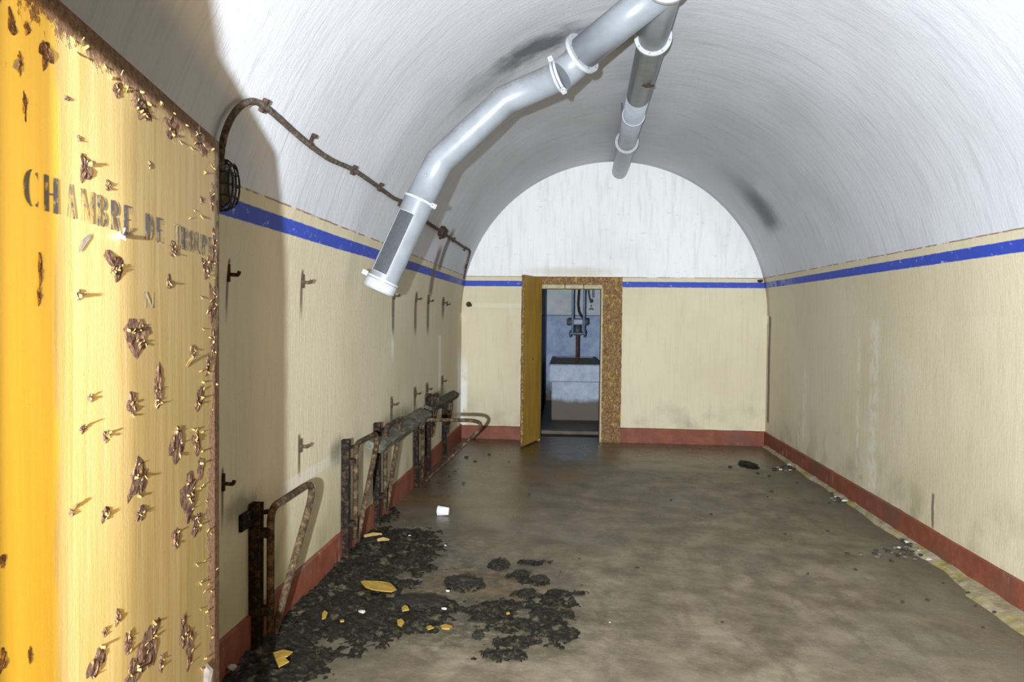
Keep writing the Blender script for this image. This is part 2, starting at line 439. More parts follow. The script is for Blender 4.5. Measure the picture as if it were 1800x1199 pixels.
# --- entrance wall the photographer looks through
EX0, EX1, EZ1 = -.64, 1.02, 2.14
M_front = simple('grey_concrete', (.14, .13, .10), .8, var=.3, sc=6)
arch = [V((XC+(R+.1)*math.cos(math.pi*(1-j/48)), 0, ZC+(R+.1)*math.sin(math.pi*(1-j/48)))) for j in range(49)]
poly = [V((XL-.1, 0, -.1))]+arch+[V((XR+.1, 0, -.1)), V((EX1, 0, -.1)), V((EX1, 0, EZ1)), V((EX0, 0, EZ1)), V((EX0, 0, -.1))]
poly = [p+V((0, Y0-.27, 0)) for p in poly]
o = MB().prism(poly, (0, .25, 0)).build('wall_front', M_front); tag(o, kind='structure')
# --- floor
def floor_material():
    t = NT('damp_concrete_floor'); P = t.obj(); x, y, z = t.sep(P)
    n1 = t.noise(P, .8, 5, .6, .4); n2 = t.noise(P, 3.5, 6, .65); n3 = t.noise(P, 40, 5, .7); n4 = t.noise(t.scale(P, (1, .35, 1)), 7, 5, .7)
    col = t.ramp(n2, [(.34, (.100, .080, .048)), (.5, (.172, .141, .092)), (.66, (.255, .215, .150))])
    col = t.mix(t.mul(t.step(n1, .45, .7), .5), col, (.155, .142, .115))
    col = t.mix(t.mul(t.step(n4, .50, .66), .55), col, (.095, .078, .056))
    col = t.mix(t.mul(t.step(n3, .58, .72), .45), col, (.34, .30, .245))
    col = t.mix(t.mul(t.step(t.noise(P, 75, 5, .75), .58, .68), .55), col, (.085, .07, .05))
    # brown damp by the left wall and the far end, with ragged borders
    wob = t.mul(t.math('SUBTRACT', t.noise(P, 2.2, 5, .6), .5), 1.1)
    dl = t.step(t.math('ADD', t.math('SUBTRACT', x, XL), wob), .85, .25)
    db = t.step(t.math('ADD', y, t.mul(wob, 2.6)), 8.0, 9.6)
    dl2 = t.mul(t.step(t.math('ADD', t.math('SUBTRACT', x, XL), wob), 1.75, .6), t.step(y, 5.0, 7.0))
    col = t.mix(t.mul(dl2, .8), col, (.075, .05, .025))
    col = t.mix(t.mul(db, .6), col, (.085, .068, .04))
    dn = t.mul(dl, t.step(y, 6.2, 5.0))
    col = t.mix(t.mul(dn, .75), col, (.10, .085, .055))
    # ochre mineral stains
    for (px, py, rr) in ((760, 880, (.9, .35, 1)), (835, 1030, (.45, .35, 1)), (980, 835, (.5, .6, 1))):
        q = on_floor(px, py); col = t.mix(t.mul(spot(t, P, q, rr, .9, 3), .6), col, (.17, .105, .04))
    for (px, py, rr) in ((600, 1060, (1.1, 1.5, 1)), (930, 1090, (.75, .75, 1)), (700, 960, (.9, 1.1, 1)), (780, 1080, (.7, .7, 1)), (900, 1010, (.6, .4, 1))):
        q = on_floor(px, py); col = t.mix(t.mul(spot(t, P, q, rr, 1.2, 6), t.step(t.noise(P, 18, 6, .75), .36, .60), .75), col, (.055, .048, .030))
    # green-black mould by the right wall and mid floor
    mo = t.mul(t.step(t.math('ADD', x, t.mul(wob, .5)), XR-.75, XR-.15), t.step(n2, .35, .6), .55)
    col = t.mix(mo, col, (.085, .085, .05))
    wet = t.math('MAXIMUM', t.math('MAXIMUM', dl2, db), spot(t, P, on_floor(860, 905), (1.0, .8, 1), .9, 2))
    rough = t.math('SUBTRACT', t.math('ADD', .52, t.mul(n2, .25)), t.mul(wet, .36))
    h = t.math('ADD', t.mul(n2, 1.2), t.mul(n3, .22)); t.bump(h, .35, .02)
    return t.out(col, rough, spec=.45)
M_floor = floor_material()
mb = MB(); nx, ny = 40, 120
X0, X1, YA, YB = XL-.05, XR+.05, Y0-.25, D+.33
for i in range(ny+1):
    for j in range(nx+1):
        xx = X0+(X1-X0)*j/nx; yy = YA+(YB-YA)*i/ny
        mb.v.append(V((xx, yy, floor_z(xx, yy)+.006*mnoise.noise(V((xx*1.4, yy*1.4, 0))))))
k = nx+1
for i in range(ny):
    for j in range(nx): mb.f.append((i*k+j, i*k+j+1, (i+1)*k+j+1, (i+1)*k+j)); mb.sm.append(True)
n0 = mb.add([(X0, YA, -.15), (X1, YA, -.15), (X1, YB, -.15), (X0, YB, -.15)], [(3, 2, 1, 0)])
tag(mb.build('floor', M_floor), kind='structure')
mb = MB().box((0, Y0-1.45, -.05), (5, 2.4, .2)); tag(mb.build('floor_corridor', M_floor), kind='structure')
# --- painted red plinths
def plinth_mat():
    t = NT('red_oxide_plinth'); P = t.obj(); n = t.noise(P, 8, 6, .65); n2 = t.noise(P, 2.2, 4)
    col = t.mix(t.step(n, .40, .68), REDB, (.235, .075, .042))
    col = t.mix(t.mul(t.step(n2, .53, .66), .6), col, (.115, .062, .05))
    col = t.mix(t.mul(t.step(t.noise(t.scale(P, (1, 1, .3)), 11, 5, .7), .63, .72), .8), col, (.42, .34, .30))
    t.bump(n, .4, .008); return t.out(col, .6, spec=.3)
M_plinth = plinth_mat()
def plinth(name, pts, out, hts):
    mb = MB(); n = len(pts)
    for (x, y), h in zip(pts, hts):
        z = floor_z(x, y); e = .004*mnoise.noise(V((x*7, y*7, 1)))
        b = V((x, y, z-.03)); o_ = V(out)*(.014+e)
        mb.v += [b-V(out)*.02, b+o_, V((x, y, z+h-.008+e))+o_, V((x, y, z+h+e)), V((x, y, z+h+e))-V(out)*.02]
    for i in range(n-1):
        for j in range(5): mb.f.append((i*5+j, i*5+(j+1) % 5, (i+1)*5+(j+1) % 5, (i+1)*5+j)); mb.sm.append(False)
    mb.f += [(4, 3, 2, 1, 0), tuple((n-1)*5+j for j in range(5))]; mb.sm += [False]*2
    return tag(mb.build(name, M_plinth), kind='structure')
N = 80
plinth('baseboard_left', [(XL, Y0+(D-Y0)*i/N) for i in range(N+1)], (1, 0, 0), [.152+.03*i/N for i in range(N+1)])
plinth('baseboard_right', [(XR, Y0+(D-Y0)*i/N) for i in range(N+1)], (-1, 0, 0), [.185]*(N+1))
FX0 = at_y(921, 640, D).x; FX1 = at_y(1092, 640, D).x
plinth('baseboard_back_left', [(XL+(FX0-XL)*i/12, D) for i in range(13)], (0, -1, 0), [.165]*13)
plinth('baseboard_back_right', [(FX1+(XR-FX1)*i/20, D) for i in range(21)], (0, -1, 0), [.185]*21)
# --- broken mortar edging at the foot of the right wall
def edging_mat():
    t = NT('yellowed_mortar'); P = t.obj(); n = t.noise(P, 9, 6, .7); n2 = t.noise(P, 2.5, 3)
    col = t.ramp(n, [(.3, (.16, .13, .07)), (.5, (.34, .30, .19)), (.7, (.46, .42, .33))])
    col = t.mix(t.step(n2, .5, .62), col, (.30, .25, .07)); t.bump(n, .8, .012); return t.out(col, .85)
M_edge = edging_mat()
mb = MB(); pts = []
seglen = 110
for i in range(seglen+1):
    y = 2.6+(D-.1-2.6)*i/seglen
    wv = .05+.06*max(0, mnoise.noise(V((y*1.9, 3, 0)))+.35)+.012*mnoise.noise(V((y*11, 0, 5))); wv *= (1.15 if y < 6.0 else .5+.35*mnoise.noise(V((y*2.3, 8, 8))))
    if y < 5.0: wv += .05
    h = .022+.012*mnoise.noise(V((y*6, 1, 2)))
    mb.v += [V((XR-.01, y, -.03)), V((XR-.01, y, h+.012)), V((XR-.014-wv*.6, y, h)), V((XR-.014-wv, y, .006)), V((XR-.014-wv, y, -.03))]
for i in range(seglen):
    for j in range(5): mb.f.append((i*5+j, i*5+(j+1) % 5, (i+1)*5+(j+1) % 5, (i+1)*5+j)); mb.sm.append(False)
mb.f += [(4, 3, 2, 1, 0), tuple(seglen*5+j for j in range(5))]; mb.sm += [False]*2
tag(mb.build('trim_1', M_edge), 'broken yellowed mortar edging along the foot of the right wall', kind='structure')
# --- washroom beyond the doorway
YW = 15.2; WZ = .07; WXL = at_y(953, 640, 12.6).x; WXR = at_y(1064, 560, 12.6).x
def wash_mat():
    t = NT('blue_grey_wash_wall'); P = t.obj(); x, y, z = t.sep(P); n = t.noise(P, 5, 6, .7); n2 = t.noise(P, 18, 4, .7)
    lo_ = t.ramp(n, [(.3, (.25, .33, .50)), (.55, (.42, .51, .70)), (.75, (.58, .65, .80))])
    hi_ = t.ramp(n, [(.3, (.50, .55, .58)), (.7, (.68, .72, .74))])
    zd = at_y(1000, 554.5, YW).z
    col = t.mix(t.step(z, zd-.006, zd+.006), lo_, hi_)
    col = t.mix(t.mul(t.step(t.math('ABSOLUTE', t.math('SUBTRACT', z, zd)), .014, .006), .7), col, (.08, .10, .16))
    col = t.mix(t.mul(t.step(z, .55, .2), t.step(n, .25, .55)), col, (.10, .085, .07))
    t.bump(n2, .4, .01); return t.out(col, .7)
M_wash = wash_mat()
M_dark = simple('dark_damp_concrete', (.075, .065, .052), .45, var=.45, sc=9, bump=.5)
def struct_box(name, lo_, hi_, m):
    lo_, hi_ = V(lo_), V(hi_); return tag(MB().box((lo_+hi_)/2, hi_-lo_).build(name, m), kind='structure')
struct_box('wall_washroom_end', (-1.6, YW, -.1), (2.2, YW+.15, 3.2), M_wash)
struct_box('wall_washroom_left', (WXL-.12, D+1.1, -.1), (WXL, YW, 3.2), M_wash)
struct_box('wall_washroom_side', (-1.6, D+.32, -.1), (-1.45, YW, 3.2), M_dark)
struct_box('wall_washroom_right', (WXR+.05, D+.32, -.1), (WXR+.2, YW, 3.2), M_wash)
struct_box('ceiling_washroom', (-1.6, D+.32, 3.2), (2.2, YW+.15, 3.35), M_dark)
mb = MB(); ys_ = 11.25
mb.box(((-1.6+2.2)/2, (D+.32+YW)/2, -.07), (3.8, YW-D-.32, .13))
tag(mb.build('floor_washroom', M_dark), kind='structure')
mb = MB().box(((WXL+WXR)/2-.0, (ys_+YW)/2, WZ/2), (WXR-WXL+.1, YW-ys_, WZ), bev=.015)
tag(mb.build('floor_washroom_step', M_dark), kind='structure')
# ================================================================== ENTRANCE DOOR
M_rust = rust_mat('flaking_rust')
zc_ = 2.0
def door_plane():
    pe = ray(385, 250); Ye = (zc_-EYE)/pe.z*pe.y
    E = C0+pe*((zc_-EYE)/pe.z)
    d2 = ray(726, 552); dirv = V((d2.x, d2.y, 0)).normalized()
    return E, dirv
E_, DD = door_plane()
DN = V((DD.y, -DD.x, 0)).normalized()        # face normal, towards the photographer's side
H_ = E_-DD*((E_.y-(Y0-.01))/DD.y); H_.z = 0
WID = (V((E_.x, E_.y, 0))-H_).length; HTOP = zc_
print('DOOR', E_, H_, WID)
def on_door(px, py, lift=0.0):
    d = ray(px, py); p0 = H_+DN*lift; t = (p0-C0).dot(DN)/d.dot(DN); p = C0+d*t
    return p, (p-H_).dot(DD), p.z
def door_mat():
    t = NT('faded_yellow_door_paint'); uv = t.uvc(); u, z, _ = t.sep(uv); P = t.obj()
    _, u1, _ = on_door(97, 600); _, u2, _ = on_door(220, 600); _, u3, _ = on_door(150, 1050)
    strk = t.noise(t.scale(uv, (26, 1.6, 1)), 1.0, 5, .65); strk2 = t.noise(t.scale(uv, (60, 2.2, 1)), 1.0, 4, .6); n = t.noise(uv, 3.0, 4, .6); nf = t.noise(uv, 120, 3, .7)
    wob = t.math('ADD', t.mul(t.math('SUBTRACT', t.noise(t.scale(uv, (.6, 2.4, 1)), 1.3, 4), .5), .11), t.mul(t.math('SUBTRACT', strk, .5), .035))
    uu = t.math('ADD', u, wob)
    warmlit = t.mix(t.step(strk, .3, .75), (.96, .76, .13), (.93, .68, .09))  # near strip: warm light past the flash's cut-off, put into the yellow
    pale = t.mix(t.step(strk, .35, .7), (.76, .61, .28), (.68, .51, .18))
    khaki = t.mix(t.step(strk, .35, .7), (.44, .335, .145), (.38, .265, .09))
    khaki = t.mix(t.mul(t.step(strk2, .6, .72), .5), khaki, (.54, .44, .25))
    col = t.mix(t.step(uu, u1-.008, u1+.012), warmlit, pale)
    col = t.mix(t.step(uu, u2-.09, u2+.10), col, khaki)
    # a chalky run of whitish paint
    ch = t.mul(t.step(t.math('ABSOLUTE', t.math('SUBTRACT', uu, u3)), .05, .03), t.step(z, .95, .75), .75)
    col = t.mix(ch, col, (.66, .58, .44))
    # bare rust along the top rail and the free edge, with ragged borders
    rg = t.math('ADD', t.mul(t.math('SUBTRACT', t.noise(uv, 15, 6, .75), .5), .22), t.mul(t.math('SUBTRACT', t.noise(uv, 5, 3), .5), .10))
    top = t.step(t.math('ADD', z, rg), HTOP-.055, HTOP-.04)
    low = t.step(z, 1.55, 1.2)
    ew = t.math('ADD', .016, t.mul(low, .10))
    edge = t.step(t.math('SUBTRACT', t.math('ADD', u, t.mul(rg, .8)), t.math('SUBTRACT', WID, ew)), -.006, .006)
    spk = t.step(t.noise(uv, 22, 6, .75), .715, .74)
    spk2 = t.mul(t.step(t.noise(t.scale(uv, (3, 1, 1)), 26, 4, .7), .70, .73), .8)
    m = t.math('MAXIMUM', t.math('MAXIMUM', top, edge), t.math('MAXIMUM', spk, spk2))
    rn = t.noise(uv, 70, 5, .75)
    rust = t.ramp(rn, [(.32, (.10, .055, .035)), (.48, (.27, .155, .085)), (.62, (.42, .27, .16)), (.78, (.62, .44, .26))])
    col = t.mix(m, col, rust)
    h = t.math('ADD', t.mul(m, t.math('ADD', -.4, t.mul(rn, 1.6))), t.math('ADD', t.mul(nf, .05), t.mul(strk, .12)))
    t.bump(h, .7, .006)
    return t.out(col, t.math('ADD', .45, t.mul(m, .4)), spec=.35)
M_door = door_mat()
def door_pt(u, z, lift=0): return V((H_.x, H_.y, z))+DD*u+DN*lift
door = empty('door_1', (H_.x, H_.y, 0))
tag(door, 'heavy yellow steel door flaking with rust, standing open in the foreground', 'door', kind='structure')
mb = MB(); nu, nz = 24, 40; zb = .22
for j in range(nz+1):
    for i in range(nu+1):
        u = WID*i/nu; z = zb+(HTOP-zb)*j/nz
        e = .0006*mnoise.noise(V((u*4, z*4, 0)))
        if i == nu: u += .003*mnoise.noise(V((0, z*30, 2)))
        mb.v.append(door_pt(u, z, e))
k = nu+1
for j in range(nz):
    for i in range(nu): mb.f.append((j*k+i, j*k+i+1, (j+1)*k+i+1, (j+1)*k+i)); mb.sm.append(True)
n0 = len(mb.v); mb.v += [door_pt(0, zb, -.03), door_pt(WID, zb, -.03), door_pt(WID, HTOP, -.03), door_pt(0, HTOP, -.03)]
mb.f += [(n0, n0+3, n0+2, n0+1), tuple(range(k))[::-1]+(n0, n0+1), tuple(nz*k+i for i in range(k))+(n0+2, n0+3),
         tuple(j*k+nu for j in range(nz+1))+(n0+2, n0+1), tuple(j*k for j in range(nz, -1, -1))+(n0, n0+3)]; mb.sm += [False]*5
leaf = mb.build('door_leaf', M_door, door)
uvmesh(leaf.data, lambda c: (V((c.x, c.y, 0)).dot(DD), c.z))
# hinge barrels on the near edge
for z in (.55, 1.65):
    MB().lathe(door_pt(-.012, z-.08, -.01), (0, 0, 1), [(0, 0), (.018, 0), (.018, .16), (0, .16)], 14, smooth=True).build('hinge', M_rust, door)
# stencilled words
def lettering_mat():
    t = NT('worn_blue_grey_stencil_paint'); P = t.obj(); n = t.noise(P, 60, 5, .7); n2 = t.noise(P, 7, 3)
    m = t.step(t.math('ADD', n, t.mul(t.math('SUBTRACT', n2, .5), .5)), .47, .62)
    return t.out(t.mix(t.mul(m, .85), (.105, .12, .165), (.60, .47, .2)), .85, spec=.08)
M_ink = lettering_mat()
def faint_mat():
    t = NT('faint_stencil_paint'); P = t.obj(); n = t.noise(P, 40, 5, .7)
    return t.out(t.mix(t.step(n, .36, .6), (.26, .29, .33), (.56, .46, .24)), .85, spec=.08)
M_faint = faint_mat()
def rect(x0, y0, x1, y1): return [(x0, y0), (x1, y0), (x1, y1), (x0, y1)]
def cres(cx, cy, rx, ry, thick, side, n=12):
    """half moon: side -1 left bowl, 1 right bowl"""
    o = [(cx+side*rx*math.cos(a), cy+ry*math.sin(a)) for a in [(-math.pi/2*.93)+math.pi*.93*i/n for i in range(n+1)]]
    q = [(cx+side*(rx-thick)*math.cos(a), cy+ry*.97*math.sin(a)) for a in [(-math.pi/2*.93)+math.pi*.93*i/n for i in range(n+1)]]
    return o+q[::-1]
S = .30
GL = {
 'C': [cres(.62, .5, .62, .5, .36, -1), [(.78, .08), (.95, .02), (1.0, .22), (.92, .14)], [(.78, .92), (.95, .98), (1.0, .72), (.92, .86)]],
 'H': [rect(.02, 0, .34, 1), rect(.66, 0, .98, 1), rect(.36, .48, .64, .52)],
 'A': [[(.30, 1), (.52, 1), (1.0, 0), (.66, 0)], [(.30, .98), (.36, .90), (.08, 0), (.0, 0)]],
 'M': [[(.0, 1), (.22, 1), (.58, .08), (.5, 0)], rect(.70, 0, 1.0, 1), rect(.02, 0, .07, .9), [(.52, .12), (.66, .6), (.66, .72), (.52, .3)]],
 'B': [rect(.0, 0, .36, 1), cres(.5, .26, .48, .26, .28, 1), cres(.5, .76, .42, .24, .26, 1)],
 'R': [rect(.0, 0, .36, 1), cres(.5, .74, .44, .26, .28, 1), [(.5, .46), (.72, .46), (1.0, 0), (.74, 0)]],
 'E': [rect(.0, 0, .36, 1), rect(.38, .95, .95, 1), rect(.38, .48, .7, .53), rect(.38, 0, .95, .05), rect(.88, .05, .95, .25), rect(.88, .75, .95, .95)],
 'D': [rect(.0, 0, .34, 1), cres(.42, .5, .58, .5, .32, 1)],
 'T': [rect(.34, 0, .68, .94), rect(.0, .95, 1, 1), rect(0, .72, .06, .95), rect(.94, .72, 1, .95)],
 'O': [cres(.5, .5, .5, .5, .32, -1), cres(.5, .5, .5, .5, .32, 1)],
 'U': [rect(.0, .16, .36, 1), rect(.86, .2, .94, 1), [(.0, .18), (.36, .18), (.6, .04), (.86, .2), (.94, .2), (.7, 0), (.3, 0)]],
 'P': [rect(.0, 0, .36, 1), cres(.46, .72, .5, .28, .30, 1)],
 'N': [rect(.0, 0, .10, 1), [(.0, 1), (.3, 1), (1, 0), (.72, 0)], rect(.88, 0, .98, 1)],
}
zt = sum(on_door(*q)[2] for q in ((52, 296), (305, 394), (368, 417)))/3
zbase = sum(on_door(*q)[2] for q in ((88, 373), (155, 390), (258, 424), (365, 451)))/4
print('TEXT z', zbase, zt, [on_door(*q)[2] for q in ((52, 296), (305, 394), (368, 417), (88, 373), (155, 390), (258, 424), (365, 451))])
LET = [('C', 40, 66), ('H', 76, 101), ('A', 117, 131), ('M', 141, 164), ('B', 170, 187), ('R', 194, 209), ('E', 217, 230), ('D', 255, 268), ('E', 274, 285),
       ('T', 304, 315), ('R', 318, 328), ('O', 331, 340), ('U', 343, 353), ('P', 355, 363), ('E', 366, 373)]
def letter(ch, u0, u1, z0, z1, m):
    mb = MB()
    for pl in GL[ch]:
        mb.add([door_pt(u0+(u1-u0)*a, z0+(z1-z0)*b, .0010) for a, b in pl], [tuple(range(len(pl)))])
    mb.build('stencil_letter', m, door)
for ch, xa, xb in LET:
    letter(ch, on_door(xa, 400)[1], on_door(xb, 400)[1], zbase, zt, M_ink if ch != 'T' else M_faint)
ua = on_door(253, 528)[1]; ub = on_door(268, 528)[1]
letter('N', ua, ub, on_door(260, 542)[2], on_door(260, 514)[2], M_faint)
# smear of old blue paint
mb = MB(); pp = [(138, 440), (141, 424), (150, 417), (159, 410), (160, 418), (151, 430), (146, 438), (139, 444)]
mb.add([on_door(*q, .0010)[0] for q in pp], [tuple(range(len(pp)))]); mb.build('paint_smear', M_faint, door)
mb = MB(); pp = [(22, 118), (26, 105), (35, 104), (41, 112), (42, 126), (30, 124)]
mb.add([on_door(*q, .0010)[0] for q in pp], [tuple(range(len(pp)))]); mb.build('paint_smear', M_faint, door)
# rust scabs and curled paint flakes standing proud of the sheet
M_flake = simple('curled_yellow_paint', (.27, .18, .06), .5, var=.5, sc=60, bump=.2)
M_scab = rust_mat('rust_scab', (.045, .026, .026), (.13, .075, .055), (.34, .21, .10), 70)
UPD = V((0, 0, 1))
def scab(px, py, wpx, hpx, flakes=3):
    p, u, z = on_door(px, py)
    _, ua, _ = on_door(px-wpx/2, py); _, ub, _ = on_door(px+wpx/2, py); _, _, za = on_door(px, py+hpx/2); _, _, zb_ = on_door(px, py-hpx/2)
    wu, wz = (ub-ua)/2, (zb_-za)/2
    mb = MB(); n = 20; off = random.uniform(0, 99)
    rings = [(1.0, .0003), (.72, .0018), (.35, .0012)]
    m0 = len(mb.v)
    for (k_, h) in rings:
        for i in range(n):
            a = 2*math.pi*i/n; rr = k_*(1+.75*mnoise.noise(V((math.cos(a)*1.6+off, math.sin(a)*1.6, k_*2)))+.5*mnoise.noise(V((math.cos(a)*5+off, math.sin(a)*5, k_*2))))
            mb.v.append(door_pt(u+wu*rr*math.cos(a), z+wz*rr*math.sin(a), max(.0003, h*(1+1.2*mnoise.noise(V((i*2.3+off, k_*9, 3)))))))
    mb.v.append(door_pt(u, z, .0015))
    for r_ in range(2):
        for i in range(n): mb.f.append((m0+r_*n+i, m0+r_*n+(i+1) % n, m0+(r_+1)*n+(i+1) % n, m0+(r_+1)*n+i)); mb.sm.append(False)
    for i in range(n): mb.f.append((m0+2*n+i, m0+2*n+(i+1) % n, m0+3*n)); mb.sm.append(False)
    sc_ = mb.build('rust_patch', M_scab, door)
    for _ in range(flakes):
        a = random.uniform(0, 6.28); k_ = random.uniform(.25, 1.0)
        flake(u+wu*k_*math.cos(a), z+wz*k_*math.sin(a), random.uniform(.003, .0075), sc_)
def flake(u, z, s, parent, m=None):
    a = random.uniform(0, 6.28); c, d = math.cos(a), math.sin(a); l = s*random.uniform(.8, 1.7)
    mb = MB(); prof = [(0, .0005), (.35, .0015+s*.12), (.7, .0022+s*.3), (1.0, .002+s*random.uniform(.35, .8))]
    m0 = len(mb.v)
    for (q, h) in prof:
        wv = s*.5*(1-.35*q)*random.uniform(.7, 1.2)
        for sd in (-1, 1): mb.v.append(door_pt(u+c*l*q-d*wv*sd, z+d*l*q+c*wv*sd, h))
    for (q, h) in prof:
        wv = s*.45*(1-.35*q)
        for sd in (-1, 1): mb.v.append(door_pt(u+c*l*q-d*wv*sd, z+d*l*q+c*wv*sd, h-.0015 if h > .002 else h-.0003))
    for i in range(3):
        b = i*2; mb.f += [(b, b+1, b+3, b+2), (8+b, 8+b+2, 8+b+3, 8+b+1), (b, b+2, b+10, b+8), (b+1, b+9, b+11, b+3)]; mb.sm += [False]*4
    mb.f += [(0, 8, 9, 1), (6, 7, 15, 14)]; mb.sm += [False]*2
    mb.build('paint_flake', m or M_flake, parent)
SCABS = [(148, 295, 20, 46, 3), (189, 326, 10, 20, 1), (203, 467, 26, 50, 6), (304, 437, 14, 30, 3), (241, 588, 42, 62, 9), (296, 497, 9, 26, 1),
         (80, 92, 20, 46, 0), (33, 112, 8, 40, 0), (43, 185, 7, 45, 0), (20, 40, 14, 40, 0), (117, 173, 8, 9, 0), (138, 243, 6, 10, 0),
         (232, 710, 14, 40, 4), (277, 687, 14, 70, 5), (185, 768, 10, 22, 2), (157, 700, 9, 14, 2), (145, 753, 10, 14, 1), (242, 848, 30, 62, 7), (311, 779, 22, 66, 6),
         (332, 866, 24, 80, 7), (352, 822, 10, 40, 3), (345, 920, 16, 44, 4), (309, 945, 12, 40, 2), (185, 904, 14, 26, 3), (246, 904, 18, 24, 3), (125, 901, 8, 14, 1),
         (263, 1130, 34, 80, 7), (225, 1130, 12, 46, 2), (171, 1163, 28, 44, 2), (207, 1085, 10, 26, 1), (322, 1110, 12, 60, 4), (332, 1140, 12, 70, 4), (283, 1165, 8, 30, 2),
         (183, 1113, 8, 14, 0), (4, 985, 10, 24, 0), (5, 1160, 12, 40, 0), (232, 1185, 24, 40, 3), (350, 700, 14, 36, 3), (345, 780, 12, 44, 4), (338, 617, 10, 22, 2),
         (362, 470, 14, 40, 4), (374, 540, 12, 60, 5), (376, 440, 10, 70, 5), (374, 610, 10, 46, 4), (352, 250, 18, 40, 4), (300, 225, 18, 38, 4), (248, 190, 26, 44, 5), (205, 157, 12, 24, 2),
         (372, 350, 8, 40, 2), (366, 640, 10, 30, 3), (262, 290, 5, 12, 0), (354, 353, 5, 12, 0), (47, 50, 10, 20, 0), (70, 470, 6, 50, 0), (68, 520, 6, 30, 0), (52, 1150, 5, 34, 0), (137, 518, 8, 18, 1)]
for s_ in SCABS: scab(*s_)
# loose flakes down the free edge and along the top
for i in range(46):
    py = 290+(1195-290)*random.random(); px = random.gauss(360, 12)
    if px > 380 or px < 325 or 400 < py < 460: continue
    _, u, z = on_door(px, py); flake(u, z, random.uniform(.003, .007), door)
for i in range(22):
    q = random.random(); px = 110+265*q; py = 20+225*q+random.uniform(8, 55)
    _, u, z = on_door(px, py); flake(u, z, random.uniform(.003, .007), door)
M_whiteflake = simple('white_paint_flake', (.78, .76, .72), .5, var=.15)
_, u, z = on_door(214, 412); flake(u-.006, z, .012, door, M_whiteflake); flake(u+.004, z-.003, .010, door, M_whiteflake)
_, u, z = on_door(328, 645); flake(u, z, .017, door, M_flake)
# pale plaster lump stuck at the lower edge
p, u, z = on_door(361, 1190)
MB().blob(p+DN*.004, (.014, .020, .034), 2, .3).build('plaster_lump', simple('pale_plaster', (.11, .09, .08), .8, var=.35, sc=40, bump=.4), door)
# steel frame of the entrance opening (behind the leaf and overhead)
M_frame = yellow_rust_mat('yellow_rusty_frame', (.46, .29, .06), .46)
fr = empty('trim_2', (EX0, Y0-.1, 0)); tag(fr, 'steel frame lining the entrance opening overhead', 'door frame', kind='structure')
MB().box(((EX0+EX1)/2, Y0-.10, EZ1+.03), (EX1-EX0+.12, .18, .06)).build('head', M_frame, fr)
MB().box((EX0-.03, Y0-.14, EZ1/2), (.05, .22, EZ1)).build('jamb', M_frame, fr)
MB().box((EX1+.03, Y0-.10, EZ1/2), (.06, .18, EZ1)).build('jamb', M_frame, fr)
# ================================================================== WASHROOM DOORWAY
M_fr2 = yellow_rust_mat('rust_eaten_yellow_frame', (.48, .31, .08), .57, (1, 1, .6), (.36, .23, .10))
M_leaf2 = yellow_rust_mat('ochre_door_leaf', (.42, .25, .035), .30, (2.2, 2.2, .5), (.24, .13, .03))
M_lint = simple('cream_flaking_lintel', (.50, .43, .27), .7, var=.3, sc=30, bump=.4)
d2 = empty('door_2', (DX0, D, 0)); tag(d2, 'narrow ochre steel door folded back from the washroom doorway', 'door', kind='structure')
FZ = at_y(1060, 487, D).z
xr0, xr1 = DX1-.0, FX1
def plate(name, lo_, hi_, m, par, jag=True):
    """thick rust-eaten plate in the wall plane with ragged outer edges"""
    lo_, hi_ = V(lo_), V(hi_); mb = MB(); nx_ = max(2, int((hi_.x-lo_.x)/.03)); nz_ = max(2, int((hi_.z-lo_.z)/.03))
    for j in range(nz_+1):
        for i in range(nx_+1):
            x = lo_.x+(hi_.x-lo_.x)*i/nx_; z = lo_.z+(hi_.z-lo_.z)*j/nz_
            e = .006*mnoise.noise(V((x*22, z*22, 3)))+.004*mnoise.noise(V((x*60, z*60, 8)))
            g = .008*mnoise.noise(V((z*16, x*16, 5))) if jag and (i in (0, nx_) or j in (0, nz_)) else 0
            mb.v.append(V((x+g, lo_.y-e, z+g*.5)))
    k_ = nx_+1
    for j in range(nz_):
        for i in range(nx_): mb.f.append((j*k_+i, j*k_+i+1, (j+1)*k_+i+1, (j+1)*k_+i)); mb.sm.append(False)
    # solid back
    bd = [i for i in range(k_)]+[j*k_+nx_ for j in range(1, nz_+1)]+[nz_*k_+i for i in range(nx_-1, -1, -1)]+[j*k_ for j in range(nz_-1, 0, -1)]
    n0_ = len(mb.v); mb.v += [V((mb.v[b].x, hi_.y, mb.v[b].z)) for b in bd]
    L_ = len(bd)
    for q in range(L_): mb.f.append((bd[q], n0_+q, n0_+(q+1) % L_, bd[(q+1) % L_])); mb.sm.append(False)
    mb.f.append(tuple(n0_+q for q in range(L_))[::-1]); mb.sm.append(False)
    return mb.build(name, m, par)
plate('jamb', (xr0, D-.03, .0), (xr1, D+.02, FZ), M_fr2, d2)
plate('jamb', (FX0+.02, D-.03, .0), (DX0, D+.02, FZ), M_fr2, d2)
plate('head', (FX0+.02, D-.034, DZ1), (xr1, D+.02, FZ), M_fr2, d2)
# reveal lining: pale lintel blocks, thin pale edge on both sides
lz = at_y(1000, 508, D+.06).z
xs = [DX0, at_y(993, 505, D).x, at_y(1026, 505, D).x, DX1]
for a, b in zip(xs[:-1], xs[1:]):
    MB().box(((a+b)/2, D+.16, (lz+DZ1)/2), (b-a-.006, .30, DZ1-lz), bev=.008).build('lintel_block', M_lint, d2)
MB().box((DX0+.010, D+.16, DZ1/2-.02), (.02, .30, DZ1-.06)).build('reveal_edge', M_lint, d2)
MB().box((DX1-.011, D+.15, DZ1/2-.02), (.022, .30, DZ1-.06)).build('reveal_edge', M_lint, d2)
